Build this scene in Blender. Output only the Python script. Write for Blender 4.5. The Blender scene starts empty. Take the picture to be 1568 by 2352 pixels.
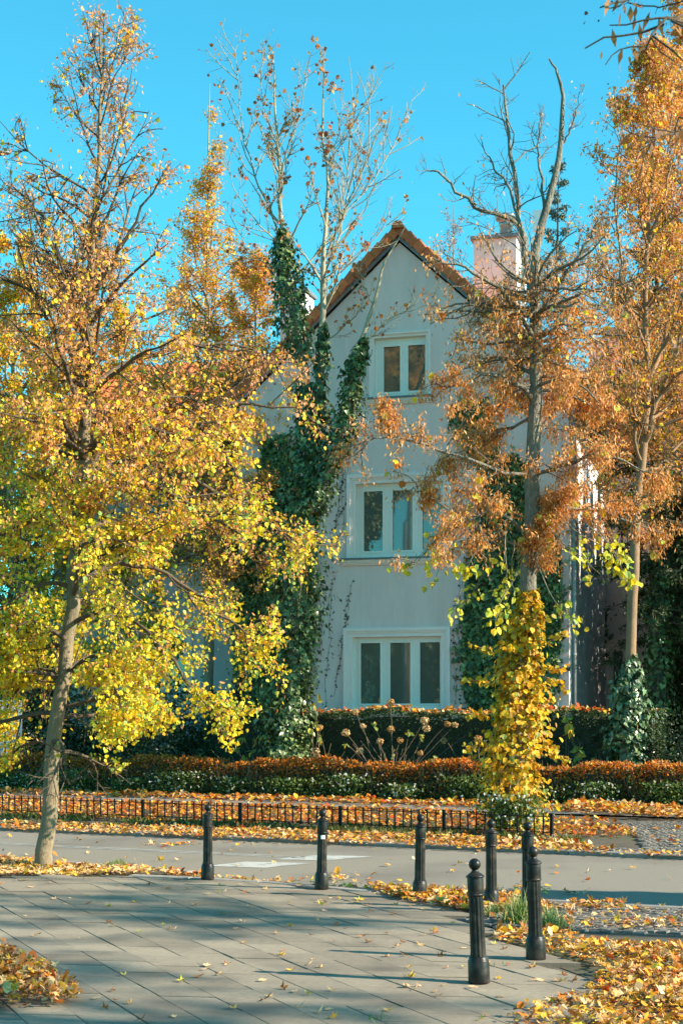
import bpy, math, random
import numpy as np
from mathutils import Vector, Matrix

R = math.radians
random.seed(7)
scene = bpy.context.scene
COL = scene.collection

# ------------------------------------------------------------------ camera
F, CX, HY, EYE = 3500.0, 784.0, 1655.0, 1.7      # focal length, centre and horizon in a 1568 x 2352 frame; eye height
cam_d = bpy.data.cameras.new('camera')
cam = bpy.data.objects.new('camera', cam_d); COL.objects.link(cam)
cam.location = (0, 0, EYE); cam.rotation_euler = (R(90), 0, 0)
cam_d.sensor_fit = 'VERTICAL'; cam_d.sensor_height = 36.0
cam_d.lens = 36.0 * F / 2352.0
cam_d.shift_y = (HY - 1176.0) / 2352.0
cam_d.clip_start = 0.1; cam_d.clip_end = 2000
cam_d.dof.use_dof = True; cam_d.dof.focus_distance = 22.0; cam_d.dof.aperture_fstop = 10
scene.camera = cam

# ------------------------------------------------------------------ sky, sun, exposure
SUN_AZ, SUN_EL = 16.5, 28.0                      # degrees from +X towards the camera, and above the horizon
sd = Vector((math.cos(R(SUN_AZ)) * math.cos(R(SUN_EL)), -math.sin(R(SUN_AZ)) * math.cos(R(SUN_EL)), math.sin(R(SUN_EL))))
world = bpy.data.worlds.new('World'); scene.world = world; world.use_nodes = True
wn = world.node_tree; wn.nodes.clear()
sky = wn.nodes.new('ShaderNodeTexSky'); sky.sky_type = 'NISHITA'; sky.sun_disc = False
sky.sun_elevation = R(SUN_EL); sky.sun_rotation = math.atan2(sd.x, sd.y)
sky.altitude = 100; sky.air_density = 1.0; sky.dust_density = 0.3; sky.ozone_density = 1.5
tint = wn.nodes.new('ShaderNodeMix'); tint.data_type = 'RGBA'; tint.blend_type = 'MULTIPLY'
tint.inputs['Factor'].default_value = 1.0
tint.inputs['B'].default_value = (0.235, 1.01, 0.97, 1)
bg = wn.nodes.new('ShaderNodeBackground'); bg.inputs['Strength'].default_value = 0.118
wo = wn.nodes.new('ShaderNodeOutputWorld')
wn.links.new(sky.outputs['Color'], tint.inputs['A'])
wn.links.new(tint.outputs['Result'], bg.inputs['Color'])
wn.links.new(bg.outputs['Background'], wo.inputs['Surface'])
sun_d = bpy.data.lights.new('sun', 'SUN'); sun_d.energy = 5.0; sun_d.angle = R(0.53); sun_d.color = (1.0, 0.88, 0.70)
sun = bpy.data.objects.new('sun', sun_d); COL.objects.link(sun)
sun.rotation_euler = sd.to_track_quat('Z', 'Y').to_euler(); sun.location = (20, -5, 20)
scene.view_settings.view_transform = 'Standard'; scene.view_settings.look = 'None'
scene.view_settings.exposure = 1.33; scene.view_settings.gamma = 1.0
scene.cycles.max_bounces = 6; scene.cycles.diffuse_bounces = 3; scene.cycles.transmission_bounces = 4
scene.cycles.use_denoising = True

# ------------------------------------------------------------------ helpers
def at(px, py, d):
    return np.array(((px - CX) / F * d, d, EYE + (HY - py) / F * d))
def gnd(px, py, z=0.0):
    d = (EYE - z) * F / (py - HY)
    return np.array(((px - CX) / F * d, d, z))
def nrm(v):
    n = np.linalg.norm(v, axis=-1, keepdims=True); return v / np.maximum(n, 1e-9)

def mesh_np(name, V, faces, col=None, smooth=False):
    """V (n,3); faces: list of (m,k) integer arrays."""
    me = bpy.data.meshes.new(name)
    V = np.asarray(V, dtype=np.float32).reshape(-1, 3)
    faces = [np.asarray(f, dtype=np.int32) for f in faces if len(f)]
    loops = np.concatenate([f.ravel() for f in faces])
    tot = np.concatenate([np.full(len(f), f.shape[1], dtype=np.int32) for f in faces])
    start = np.concatenate([[0], np.cumsum(tot)[:-1]]).astype(np.int32)
    me.vertices.add(len(V)); me.vertices.foreach_set('co', V.ravel())
    me.loops.add(len(loops)); me.loops.foreach_set('vertex_index', loops)
    me.polygons.add(len(tot)); me.polygons.foreach_set('loop_start', start)
    try: me.polygons.foreach_set('loop_total', tot)
    except Exception: pass
    me.polygons.foreach_set('use_smooth', np.full(len(tot), bool(smooth), dtype=bool))
    me.update(calc_edges=True)
    if col is not None:
        a = me.color_attributes.new('col', 'FLOAT_COLOR', 'POINT')
        c = np.ones((len(V), 4), dtype=np.float32); c[:, :3] = col
        a.data.foreach_set('color', c.ravel())
    return me

class Geo:
    def __init__(s): s.V = []; s.F = []; s.C = []; s.n = 0
    def add(s, V, F_, C=None):
        V = np.asarray(V, float).reshape(-1, 3); F_ = np.asarray(F_, int)
        s.V.append(V); s.F.append(F_ + s.n); s.n += len(V)
        if C is not None: s.C.append(np.broadcast_to(np.asarray(C, float), (len(V), 3)) if np.ndim(C) < 2 else C)
        return s
    def mesh(s, name='mesh', smooth=False):
        return mesh_np(name, np.concatenate(s.V), s.F, np.concatenate(s.C) if s.C else None, smooth)
    def box(s, x0, x1, y0, y1, z0, z1, M=None):
        V = np.array([(x, y, z) for z in (z0, z1) for y in (y0, y1) for x in (x0, x1)], float)
        if M is not None: V = V @ np.array(M[0]).T + np.array(M[1])
        return s.add(V, [(0, 2, 3, 1), (4, 5, 7, 6), (0, 1, 5, 4), (1, 3, 7, 5), (3, 2, 6, 7), (2, 0, 4, 6)])
    def bar(s, a, b, w, h=None, up=(0, 0, 1)):
        """rectangular bar from a to b"""
        a = np.array(a, float); b = np.array(b, float); h = h or w
        t = nrm(b - a); u = np.cross(t, up)
        if np.linalg.norm(u) < 1e-4: u = np.array((1., 0, 0))
        u = nrm(u); v = np.cross(u, t)
        V = [p + sx * u * w / 2 + sz * v * h / 2 for p in (a, b) for sz in (-1, 1) for sx in (-1, 1)]
        return s.add(V, [(0, 1, 3, 2), (4, 6, 7, 5), (0, 4, 5, 1), (1, 5, 7, 3), (3, 7, 6, 2), (2, 6, 4, 0)])
    def tube(s, P, rad, sides=8, caps=True, C=None):
        P = np.asarray(P, float)[None]; rad = np.broadcast_to(np.asarray(rad, float), P.shape[1])[None]
        V, F_ = tubes(P, rad, sides); n0 = s.n; s.add(V, F_, C)
        if caps:
            s.F.append(np.array([list(range(sides))[::-1]]) + n0)
            s.F.append(np.array([list(range(len(V) - sides, len(V)))]) + n0)
        return s
    def lathe(s, prof, seg=24, centre=(0, 0, 0), flutes=0, depth=0.0):
        prof = np.array(prof, float); a = np.linspace(0, 2 * np.pi, seg, endpoint=False)
        m = 1 - depth * (0.5 + 0.5 * np.cos(a * flutes)) if flutes else np.ones(seg)
        V = np.stack([np.outer(prof[:, 0], np.cos(a) * m), np.outer(prof[:, 0], np.sin(a) * m), np.repeat(prof[:, 1:2], seg, 1)], -1).reshape(-1, 3) + np.array(centre)
        k = len(prof); i = np.arange(k - 1)[:, None] * seg; j = np.arange(seg)[None]; j2 = (j + 1) % seg
        return s.add(V, np.stack([i + j, i + j2, i + seg + j2, i + seg + j], -1).reshape(-1, 4))
    def prism(s, poly, z0, z1):
        poly = np.asarray(poly, float); n = len(poly); n0 = s.n
        s.add(np.concatenate([np.c_[poly[:, :2], np.full(n, z0)], np.c_[poly[:, :2], np.full(n, z1)]]), [(i, (i + 1) % n, n + (i + 1) % n, n + i) for i in range(n)])
        s.F.append(np.array([list(range(n, 2 * n))]) + n0)
        return s

def tubes(P, rad, sides):
    N, K, _ = P.shape
    T = nrm(np.gradient(P, axis=1))
    mean = np.abs(nrm(P[:, -1] - P[:, 0])); ref = np.eye(3)[np.argmin(mean, 1)][:, None]
    u = nrm(np.cross(T, ref)); v = np.cross(T, u)
    a = np.linspace(0, 2 * np.pi, sides, endpoint=False)
    V = P[:, :, None] + rad[:, :, None, None] * (np.cos(a)[:, None] * u[:, :, None] + np.sin(a)[:, None] * v[:, :, None])
    b = (np.arange(N) * K * sides)[:, None, None]; k = (np.arange(K - 1) * sides)[None, :, None]
    j = np.arange(sides)[None, None]; j2 = (j + 1) % sides
    F_ = np.stack([b + k + j, b + k + j2, b + k + sides + j2, b + k + sides + j], -1).reshape(-1, 4)
    return V.reshape(-1, 3), F_

# leaf outlines: x across, y along the leaf, z off its plane
LEAF = {
    'lime': ([(0, 0, 0), (-.44, .22, .06), (-.40, .62, .10), (0, 1, 0), (.40, .62, .10), (.44, .22, .06)], [(0, 3, 2, 1), (0, 5, 4, 3)]),
    'slim': ([(0, 0, 0), (-.16, .5, .05), (0, 1, .10), (.16, .5, .05)], [(0, 3, 2, 1)]),
    'rhomb': ([(0, 0, 0), (-.44, .42, .09), (0, 1, 0), (.44, .42, .09)], [(0, 3, 2, 1)]),
    'spray': ([(0, 0, 0), (-.30, .45, .06), (0, 1, -.04), (.30, .45, .06)], [(0, 3, 2, 1)]),
    'oval': ([(0, 0, 0), (-.26, .3, .05), (-.24, .65, .06), (0, 1, -.05), (.24, .65, .06), (.26, .3, .05)], [(0, 3, 2, 1), (0, 5, 4, 3)]),
    'ivy': ([(0, .12, 0), (-.5, .0, .05), (-.36, .5, .05), (0, 1, -.06), (.36, .5, .05), (.5, .0, .05)], [(0, 3, 2, 1), (0, 5, 4, 3)]),
    'dot': ([(0, 0, 0), (-.4, .5, 0), (0, 1, 0), (.4, .5, 0)], [(0, 3, 2, 1)]),
}
def leaves(P, tip, size, col, shape='lime', rng=None, nup=None, curl=1.0):
    """one small folded leaf for each row of P"""
    N = len(P); tv, tf = LEAF[shape]; tv = np.array(tv) * np.array((1, 1, curl)); tf = np.array(tf)
    y = nrm(tip); r = rng.normal(size=(N, 3)) if nup is None else nup
    x = nrm(np.cross(y, r)); z = np.cross(x, y)
    s = np.broadcast_to(size, (N,))[:, None, None]
    V = P[:, None] + s * (tv[None, :, 0:1] * x[:, None] + tv[None, :, 1:2] * y[:, None] + tv[None, :, 2:3] * z[:, None])
    k = len(tv); F_ = (tf[None] + (np.arange(N) * k)[:, None, None]).reshape(-1, tf.shape[1])
    return V.reshape(-1, 3), F_, np.repeat(col, k, 0)

def maple_template(seed, fold=0.25):
    """a dry lobed leaf lying down, about one unit across, curled at the tips"""
    rg = np.random.default_rng(seed)
    ang = R(90) + np.array([0, 26, 52, 82, 108, 140, 180, 220, 252, 278, 308, 334]) * math.pi / 180
    rad = np.array([.62, .34, .56, .28, .44, .24, .10, .24, .44, .28, .56, .34]) * rg.uniform(.85, 1.12, 12)
    x = np.cos(ang) * rad; y = np.sin(ang) * rad
    h = fold * (rad / .5) ** 2 * rg.uniform(-.1, .9, 12)
    V = np.concatenate([[(0, 0, .03)], np.c_[x, y, h]])
    Fm = [(0, i + 1, (i + 1) % 12 + 1) for i in range(12)]
    return V, np.array(Fm)
MAPLES = [maple_template(s, f) for s, f in ((1, .2), (2, .35), (3, .5), (4, .28), (5, .42))]
def small_template(seed, fold=.3):
    rg = np.random.default_rng(seed)
    V = np.array([(0, -.5, 0), (-.36, -.15, 0), (-.3, .25, 0), (0, .5, 0), (.3, .25, 0), (.36, -.15, 0)], float)
    V[:, 2] = fold * rg.uniform(-.1, .8, 6)
    return V, np.array([(0, 1, 2), (0, 2, 3), (0, 3, 4), (0, 4, 5)])
SMALLS = [small_template(s) for s in range(11, 16)]

def lying(P, size, col, rng, templates, tilt=.35):
    """leaves lying on the ground at P, turned at random and tilted a little"""
    g = Geo(); N = len(P); which = rng.integers(0, len(templates), N)
    for k, (tv, tf) in enumerate(templates):
        m = which == k; n = m.sum()
        if not n: continue
        a = rng.uniform(0, 2 * np.pi, n); tx = rng.normal(0, tilt, n); flip = np.where(rng.random(n) < .35, -1, 1)
        c, s_ = np.cos(a), np.sin(a)
        X = tv[None, :, 0]; Y = tv[None, :, 1] * np.cos(tx)[:, None]; Z = tv[None, :, 2] * flip[:, None] + tv[None, :, 1] * np.sin(tx)[:, None]
        Z = Z - Z.min(1, keepdims=True) * .85
        sz = np.broadcast_to(size, (N,))[m][:, None]
        V = np.stack([(X * c[:, None] - Y * s_[:, None]) * sz, (X * s_[:, None] + Y * c[:, None]) * sz, Z * sz], -1) + P[m][:, None]
        kk = len(tv)
        g.add(V.reshape(-1, 3), (tf[None] + (np.arange(n) * kk)[:, None, None]).reshape(-1, 3), np.repeat(col[m], kk, 0))
    return g

def pick(rng, n, pal, w=None, var=.18):
    pal = np.array(pal, float); w = np.array(w if w is not None else np.ones(len(pal)), float)
    c = pal[rng.choice(len(pal), n, p=w / w.sum())]
    return np.clip(c * rng.uniform(1 - var, 1 + var, (n, 1)) * rng.uniform(1 - var / 3, 1 + var / 3, (n, 3)), 0, .9)

def in_poly(P, poly):
    x, y = P[:, 0], P[:, 1]; ins = np.zeros(len(P), bool); n = len(poly)
    for i in range(n):
        x0, y0 = poly[i][:2]; x1, y1 = poly[(i + 1) % n][:2]
        c = (y0 > y) != (y1 > y)
        ins ^= c & (x < (x1 - x0) * (y - y0) / ((y1 - y0) if abs(y1 - y0) > 1e-9 else 1e-9) + x0)
    return ins
def scatter(poly, n, rng):
    poly = np.asarray(poly, float); lo = poly[:, :2].min(0); hi = poly[:, :2].max(0); out = []; got = 0
    while got < n:
        p = rng.uniform(lo, hi, (max(n * 2, 64), 2)); p = p[in_poly(p, poly)]; out.append(p); got += len(p)
        if not len(p): break
    return np.concatenate(out)[:n]

# ------------------------------------------------------------------ materials
def nodes(name):
    m = bpy.data.materials.new(name); m.use_nodes = True; nt = m.node_tree; nt.nodes.clear()
    out = nt.nodes.new('ShaderNodeOutputMaterial'); return m, nt, out
def surf(name, a, b, scale=8, rough=.8, bump=.15, bscale=None, detail=6, metallic=0, rough2=None, third=None, tscale=1.2, tamt=.5, obvar=0.0, stretch=(1, 1, 1), bdist=.02, spec=.5):
    """Principled surface: two noise-mixed base colours, an optional larger stain colour, fine relief"""
    m, nt, out = nodes(name); N = nt.nodes; Lk = nt.links
    p = N.new('ShaderNodeBsdfPrincipled'); tc = N.new('ShaderNodeTexCoord'); mp = N.new('ShaderNodeMapping'); mp.inputs['Scale'].default_value = stretch
    geo = N.new('ShaderNodeNewGeometry'); Lk.new(geo.outputs['Position'], mp.inputs['Vector'])
    n1 = N.new('ShaderNodeTexNoise'); n1.inputs['Scale'].default_value = scale; n1.inputs['Detail'].default_value = detail; n1.inputs['Roughness'].default_value = .65
    Lk.new(mp.outputs['Vector'], n1.inputs['Vector'])
    rp = N.new('ShaderNodeValToRGB'); rp.color_ramp.elements[0].position = .32; rp.color_ramp.elements[1].position = .68
    rp.color_ramp.elements[0].color = (*a, 1); rp.color_ramp.elements[1].color = (*b, 1)
    Lk.new(n1.outputs['Fac'], rp.inputs['Fac']); c = rp.outputs['Color']
    if third is not None:
        n2 = N.new('ShaderNodeTexNoise'); n2.inputs['Scale'].default_value = tscale; n2.inputs['Detail'].default_value = 5; Lk.new(mp.outputs['Vector'], n2.inputs['Vector'])
        r2 = N.new('ShaderNodeMapRange'); r2.inputs['From Min'].default_value = .48; r2.inputs['From Max'].default_value = .72; r2.inputs['To Max'].default_value = tamt
        Lk.new(n2.outputs['Fac'], r2.inputs['Value'])
        mx = N.new('ShaderNodeMix'); mx.data_type = 'RGBA'; Lk.new(r2.outputs['Result'], mx.inputs['Factor']); Lk.new(c, mx.inputs['A']); mx.inputs['B'].default_value = (*third, 1); c = mx.outputs['Result']
    if obvar > 0:
        oi = N.new('ShaderNodeObjectInfo'); mr = N.new('ShaderNodeMapRange'); mr.inputs['To Min'].default_value = 1 - obvar; mr.inputs['To Max'].default_value = 1 + obvar
        Lk.new(oi.outputs['Random'], mr.inputs['Value'])
        mu = N.new('ShaderNodeVectorMath'); mu.operation = 'SCALE'; Lk.new(c, mu.inputs[0]); Lk.new(mr.outputs['Result'], mu.inputs['Scale']); c = mu.outputs['Vector']
    Lk.new(c, p.inputs['Base Color'])
    p.inputs['Metallic'].default_value = metallic; p.inputs['Specular IOR Level'].default_value = spec
    if rough2 is None: p.inputs['Roughness'].default_value = rough
    else:
        rr = N.new('ShaderNodeMapRange'); rr.inputs['To Min'].default_value = rough; rr.inputs['To Max'].default_value = rough2; Lk.new(n1.outputs['Fac'], rr.inputs['Value']); Lk.new(rr.outputs['Result'], p.inputs['Roughness'])
    if bump:
        nb = N.new('ShaderNodeTexNoise'); nb.inputs['Scale'].default_value = bscale or scale * 4; nb.inputs['Detail'].default_value = 5; Lk.new(mp.outputs['Vector'], nb.inputs['Vector'])
        bp = N.new('ShaderNodeBump'); bp.inputs['Strength'].default_value = bump; bp.inputs['Distance'].default_value = bdist; Lk.new(nb.outputs['Fac'], bp.inputs['Height']); Lk.new(bp.outputs['Normal'], p.inputs['Normal'])
    Lk.new(p.outputs['BSDF'], out.inputs['Surface']); return m
def leafmat(name, trans=.4, rough=.55, gain=1.0, spec=.3):
    m, nt, out = nodes(name); N = nt.nodes; Lk = nt.links
    at_ = N.new('ShaderNodeAttribute'); at_.attribute_name = 'col'
    tc = N.new('ShaderNodeTexCoord'); nz = N.new('ShaderNodeTexNoise'); nz.inputs['Scale'].default_value = 60; nz.inputs['Detail'].default_value = 2; Lk.new(tc.outputs['Object'], nz.inputs['Vector'])
    mr = N.new('ShaderNodeMapRange'); mr.inputs['To Min'].default_value = .72 * gain; mr.inputs['To Max'].default_value = 1.28 * gain; Lk.new(nz.outputs['Fac'], mr.inputs['Value'])
    vm = N.new('ShaderNodeVectorMath'); vm.operation = 'SCALE'; Lk.new(at_.outputs['Color'], vm.inputs[0]); Lk.new(mr.outputs['Result'], vm.inputs['Scale'])
    p = N.new('ShaderNodeBsdfPrincipled'); p.inputs['Roughness'].default_value = rough; p.inputs['Specular IOR Level'].default_value = spec
    tr = N.new('ShaderNodeBsdfTranslucent'); mx = N.new('ShaderNodeMixShader'); mx.inputs['Fac'].default_value = trans
    Lk.new(vm.outputs['Vector'], p.inputs['Base Color']); Lk.new(vm.outputs['Vector'], tr.inputs['Color'])
    Lk.new(p.outputs['BSDF'], mx.inputs[1]); Lk.new(tr.outputs['BSDF'], mx.inputs[2]); Lk.new(mx.outputs['Shader'], out.inputs['Surface']); return m
def glassmat(name):
    m, nt, out = nodes(name); N = nt.nodes; Lk = nt.links
    p = N.new('ShaderNodeBsdfPrincipled'); p.inputs['Base Color'].default_value = (.11, .112, .092, 1); p.inputs['Roughness'].default_value = .03; p.inputs['IOR'].default_value = 2.2
    tc = N.new('ShaderNodeTexCoord'); nz = N.new('ShaderNodeTexNoise'); nz.inputs['Scale'].default_value = 2.2; nz.inputs['Detail'].default_value = 1
    Lk.new(tc.outputs['Object'], nz.inputs['Vector']); bp = N.new('ShaderNodeBump'); bp.inputs['Strength'].default_value = .012; bp.inputs['Distance'].default_value = .02
    Lk.new(nz.outputs['Fac'], bp.inputs['Height']); Lk.new(bp.outputs['Normal'], p.inputs['Normal']); Lk.new(p.outputs['BSDF'], out.inputs['Surface']); return m

M = {
    'earth': surf('earth', (.055, .040, .026), (.10, .078, .05), 3, .95, .5, 14, third=(.06, .085, .025), tscale=.5, tamt=.8),
    'asphalt': surf('asphalt', (.165, .140, .110), (.24, .205, .163), 90, .88, .35, 160, third=(.118, .10, .082), tscale=.45, tamt=.8, bdist=.01),
    'path': surf('path', (.15, .135, .12), (.21, .19, .17), 40, .9, .3, 80, third=(.12, .105, .08), tscale=.8, tamt=.7),
    'bedding': surf('bedding', (.085, .072, .055), (.13, .112, .088), 20, .95, .4, 60),
    'slab': surf('slab', (.200, .160, .115), (.268, .215, .157), 22, .86, .3, 120, third=(.128, .102, .076), tscale=1.5, tamt=.95, obvar=.18, bdist=.006),
    'kerb': surf('kerb', (.21, .185, .165), (.30, .265, .235), 16, .88, .4, 70, third=(.14, .125, .11), tscale=2, tamt=.6, obvar=.12, bdist=.01),
    'sett': surf('sett', (.10, .085, .070), (.18, .155, .13), 14, .75, .4, 60, third=(.10, .09, .075), tscale=3, tamt=.6, obvar=.25, bdist=.01),
    'paint': surf('paint', (.50, .49, .46), (.30, .29, .275), 30, .8, .2, 120, third=(.20, .195, .18), tscale=5, tamt=.9),
    'iron': surf('iron', (.007, .007, .006), (.014, .0135, .0125), 18, .30, .25, 60, rough2=.5, third=(.075, .058, .045), tscale=13, tamt=.6, bdist=.004, spec=.28),
    'steel': surf('steel', (.35, .36, .37), (.45, .46, .47), 10, .3, .05, 40, metallic=.9),
    'fence': surf('fence', (.005, .005, .005), (.011, .010, .009), 15, .5, .1, 60, rough2=.7, spec=.2),
    'sticker': surf('sticker', (.72, .72, .70), (.80, .80, .79), 30, .5, 0),
    'plaster': surf('plaster', (.80, .575, .535), (.86, .625, .58), 6, .92, .35, 90, third=(.65, .465, .42), tscale=.9, tamt=.75, bdist=.01, stretch=(1.6, 1.6, .3)),
    'plaster_wing': surf('plaster_wing', (.62, .56, .55), (.68, .62, .61), 6, .92, .35, 90, third=(.50, .47, .44), tscale=.55, tamt=.5, bdist=.01),
    'trim': surf('trim', (.90, .70, .65), (.92, .74, .69), 9, .7, .1, 80, third=(.80, .68, .63), tscale=1.3, tamt=.4),
    'frame': surf('frame', (.86, .74, .67), (.88, .78, .71), 12, .45, .03),
    'sill': surf('sill', (.12, .14, .16), (.17, .19, .21), 10, .5, .05, metallic=.3),
    'glass': glassmat('glass'),
    'tile': surf('tile', (.46, .10, .028), (.58, .155, .045), 9, .75, .3, 50, third=(.33, .075, .035), tscale=2.5, tamt=.7, obvar=.2),
    'chimney': surf('chimney', (.74, .68, .65), (.82, .76, .73), 6, .9, .3, 60, third=(.5, .45, .42), tscale=1.2, tamt=.4),
    'white': surf('white', (.76, .76, .75), (.82, .82, .81), 8, .6, .05),
    'zinc': surf('zinc', (.17, .18, .19), (.25, .26, .27), 7, .5, .05, metallic=.4),
    'board': surf('board', (.30, .33, .36), (.42, .45, .47), 12, .7, .15, stretch=(1, 1, .1)),
    'bark_lime': surf('bark_lime', (.17, .125, .075), (.27, .205, .13), 30, .9, .6, 90, third=(.085, .075, .04), tscale=5, tamt=.7, stretch=(1, 1, .35), bdist=.02),
    'bark_pale': surf('bark_pale', (.26, .22, .15), (.40, .35, .25), 22, .9, .5, 80, third=(.13, .12, .08), tscale=4, tamt=.6, stretch=(1, 1, .4)),
    'bark_old': surf('bark_old', (.11, .095, .072), (.27, .24, .185), 30, .92, .9, 50, third=(.055, .05, .04), tscale=5, tamt=.75, stretch=(1, 1, .3), bdist=.04),
    'bark_smooth': surf('bark_smooth', (.20, .115, .06), (.29, .175, .095), 14, .85, .4, 60, third=(.15, .10, .06), tscale=5, tamt=.6, stretch=(1, 1, .5)),
    'bark_dark': surf('bark_dark', (.07, .055, .04), (.13, .10, .07), 20, .95, .8, 60, stretch=(1, 1, .3)),
    'limb': surf('limb', (.055, .038, .024), (.12, .085, .055), 14, .9, .3),  # darker than the trunk bark: the shade inside the crown is put into this colour
    'twig': surf('twig', (.16, .115, .075), (.27, .20, .135), 12, .9, .1),
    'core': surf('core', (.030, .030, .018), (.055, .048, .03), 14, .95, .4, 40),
    'leaf': leafmat('leaf', .42, .5, 1.0),
    'ivy_leaf': leafmat('ivy_leaf', .15, .34, 1.0, .5),
    'dry': leafmat('dry', .25, .65, 1.0, .2),
    'needle': leafmat('needle', .12, .6, 1.0, .3),
    'petal': leafmat('petal', .3, .7, 1.0, .2),
}

# ------------------------------------------------------------------ scene objects
def obj(name, me, mat, parent=None, label=None, kind=None):
    o = bpy.data.objects.new(name, me); COL.objects.link(o)
    if mat is not None and not len(me.materials): me.materials.append(M[mat])
    if parent is not None:
        o.parent = parent
    if label: o['label'] = label
    if kind: o['kind'] = kind
    return o
def tag(o, label, cat, group=None):
    o['label'] = label; o['category'] = cat
    if group: o['group'] = group
    return o
def thing(name, label, cat, group=None):
    """an Empty at the origin; settle() moves it to the thing's base once the parts are there"""
    o = bpy.data.objects.new(name, None); COL.objects.link(o); o.empty_display_size = .2
    return tag(o, label, cat, group)
def settle(o, base):
    base = Vector(base); o.location = base
    for ch in o.children: ch.matrix_parent_inverse = Matrix.Translation(-base)
    return o
def struct(name, me, mat, parent=None):
    o = obj(name, me, mat, parent)
    if parent is None: o['kind'] = 'structure'
    return o

# ================================================================== THE SETTING
rng = np.random.default_rng(3)
def plane(poly, z):
    poly = np.asarray(poly, float); n = len(poly)
    return mesh_np('sheet', np.c_[poly[:, :2], np.full(n, z)], [np.arange(n)[None]])
def line_y(y0, k, x): return y0 + k * x

struct('ground', plane([(-400, -200), (400, -200), (400, 700), (-400, 700)], -.16), 'earth')

# road: far edge and near edge (the near edge flares at the corner)
K = -.53
far_edge = [(-40, 21.5 - K * 40), (0, 21.5), (40, 21.5 + K * 40)]
near_edge = [(-40, 39.5), (-6.5, 20.6), (-4.6, 19.3), (-2.4, 17.75), (-.6, 16.35), (.5, 15.5), (1.93, 14.66), (3.15, 14.05), (6, 12.55), (40, -5.4)]
struct('road', plane(near_edge + far_edge[::-1], -.06), 'asphalt')

# worn paint on the road: a thin double line and two block markings
g = Geo()
for off in (0.0, -.17):
    a = np.array((-9.0, 24.0 + off)); b = np.array((-.35, 19.55 + off)); t = nrm(b - a); n = np.array((-t[1], t[0]))
    for s0 in np.arange(0, 9.6, .8):
        p, q = a + t * s0, a + t * min(s0 + .8, 9.7)
        g.add([(*(p - n * .028), -.056), (*(q - n * .028), -.056), (*(q + n * .028), -.056), (*(p + n * .028), -.056)], [(0, 1, 2, 3)])
struct('road_line_marking', g.mesh(), 'paint')
for quad in ([(622, 1973.5), (734, 1963.4), (862, 1966.5), (748, 1975.5)], [(472, 1989), (567, 1978.8), (716, 1982.2), (610, 1993)]):
    pts = [gnd(x, y, -.056) for x, y in quad]
    if quad[0][0] == 622: pts = [gnd(x, y, -.056) for x, y in [(625, 1973.8), (735, 1963.5), (860, 1967), (747, 1976)]]
    struct('road_block_marking', mesh_np('sheet', pts, [np.array([[0, 3, 2, 1]])]), 'paint')

# ------------------------------------------------------------------ near pavement of concrete slabs
pav_px = [(-900, 2012), (300, 2013), (600, 2027), (820, 2044), (963, 2062), (1040, 2092), (1100, 2140), (1230, 2192), (1350, 2236), (1370, 2275), (1270, 2330), (1180, 2420), (1100, 2560), (1100, 2900), (-1100, 2900)]
pav = [gnd(x, y)[:2] for x, y in pav_px]
pavement = struct('pavement', plane(pav, -.035), 'bedding')
U = nrm(np.array((.40, -.916))); Vv = nrm(np.array((.993, -.116)))
LU, LV, GAP = .50, .355, .006
def slab_mesh(lu, lv):
    h = .012
    c = [(-.5, -.5), (.5, -.5), (.5, .5), (-.5, .5)]
    out = lambda sh, z: [(*(U * (lu - GAP - sh) * a + Vv * (lv - GAP - sh) * b), z) for a, b in c]
    V = out(0, -.05) + out(0, -.002) + out(.004, 0)
    return mesh_np('slab', V, [np.array([(0, 1, 5, 4), (1, 2, 6, 5), (2, 3, 7, 6), (3, 0, 4, 7), (4, 5, 9, 8), (5, 6, 10, 9), (6, 7, 11, 10), (7, 4, 8, 11), (8, 9, 10, 11)])[:, ::-1]])
sm = slab_mesh(LU, LV); slabs = []
org = gnd(0, 2132.8)[:2]
for j in range(-30, 40):
    sh = (.5 if j % 2 else 0) * LU + .04 * math.sin(j * 2.3)
    for i in range(-30, 40):
        c = org + Vv * LV * (j + .5) + U * (LU * (i + .5) + sh)
        if in_poly(c[None], pav)[0] and c[1] > 5.0: slabs.append(c)
def vis_key(c):
    k = abs(c[0]) / c[1]; return (0 if k < .245 and c[1] > 8.0 else 100) + c[1]
slabs.sort(key=vis_key)
rest = Geo(); sv = np.empty(len(sm.vertices) * 3, np.float32); sm.vertices.foreach_get('co', sv); sv = sv.reshape(-1, 3)
sfa = np.array([p.vertices[:] for p in sm.polygons])
for k, c in enumerate(slabs):
    dz = random.uniform(-.004, .004)
    if k < 300:
        o = obj('slab', sm, 'slab', pavement); o.location = (c[0], c[1], dz)
        o.rotation_euler = (random.gauss(0, .0025), random.gauss(0, .0025), 0)
    else: rest.add(sv + np.array((c[0], c[1], dz)), sfa)
if rest.V: obj('far_slabs', rest.mesh(), 'slab', pavement, kind='stuff')

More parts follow.
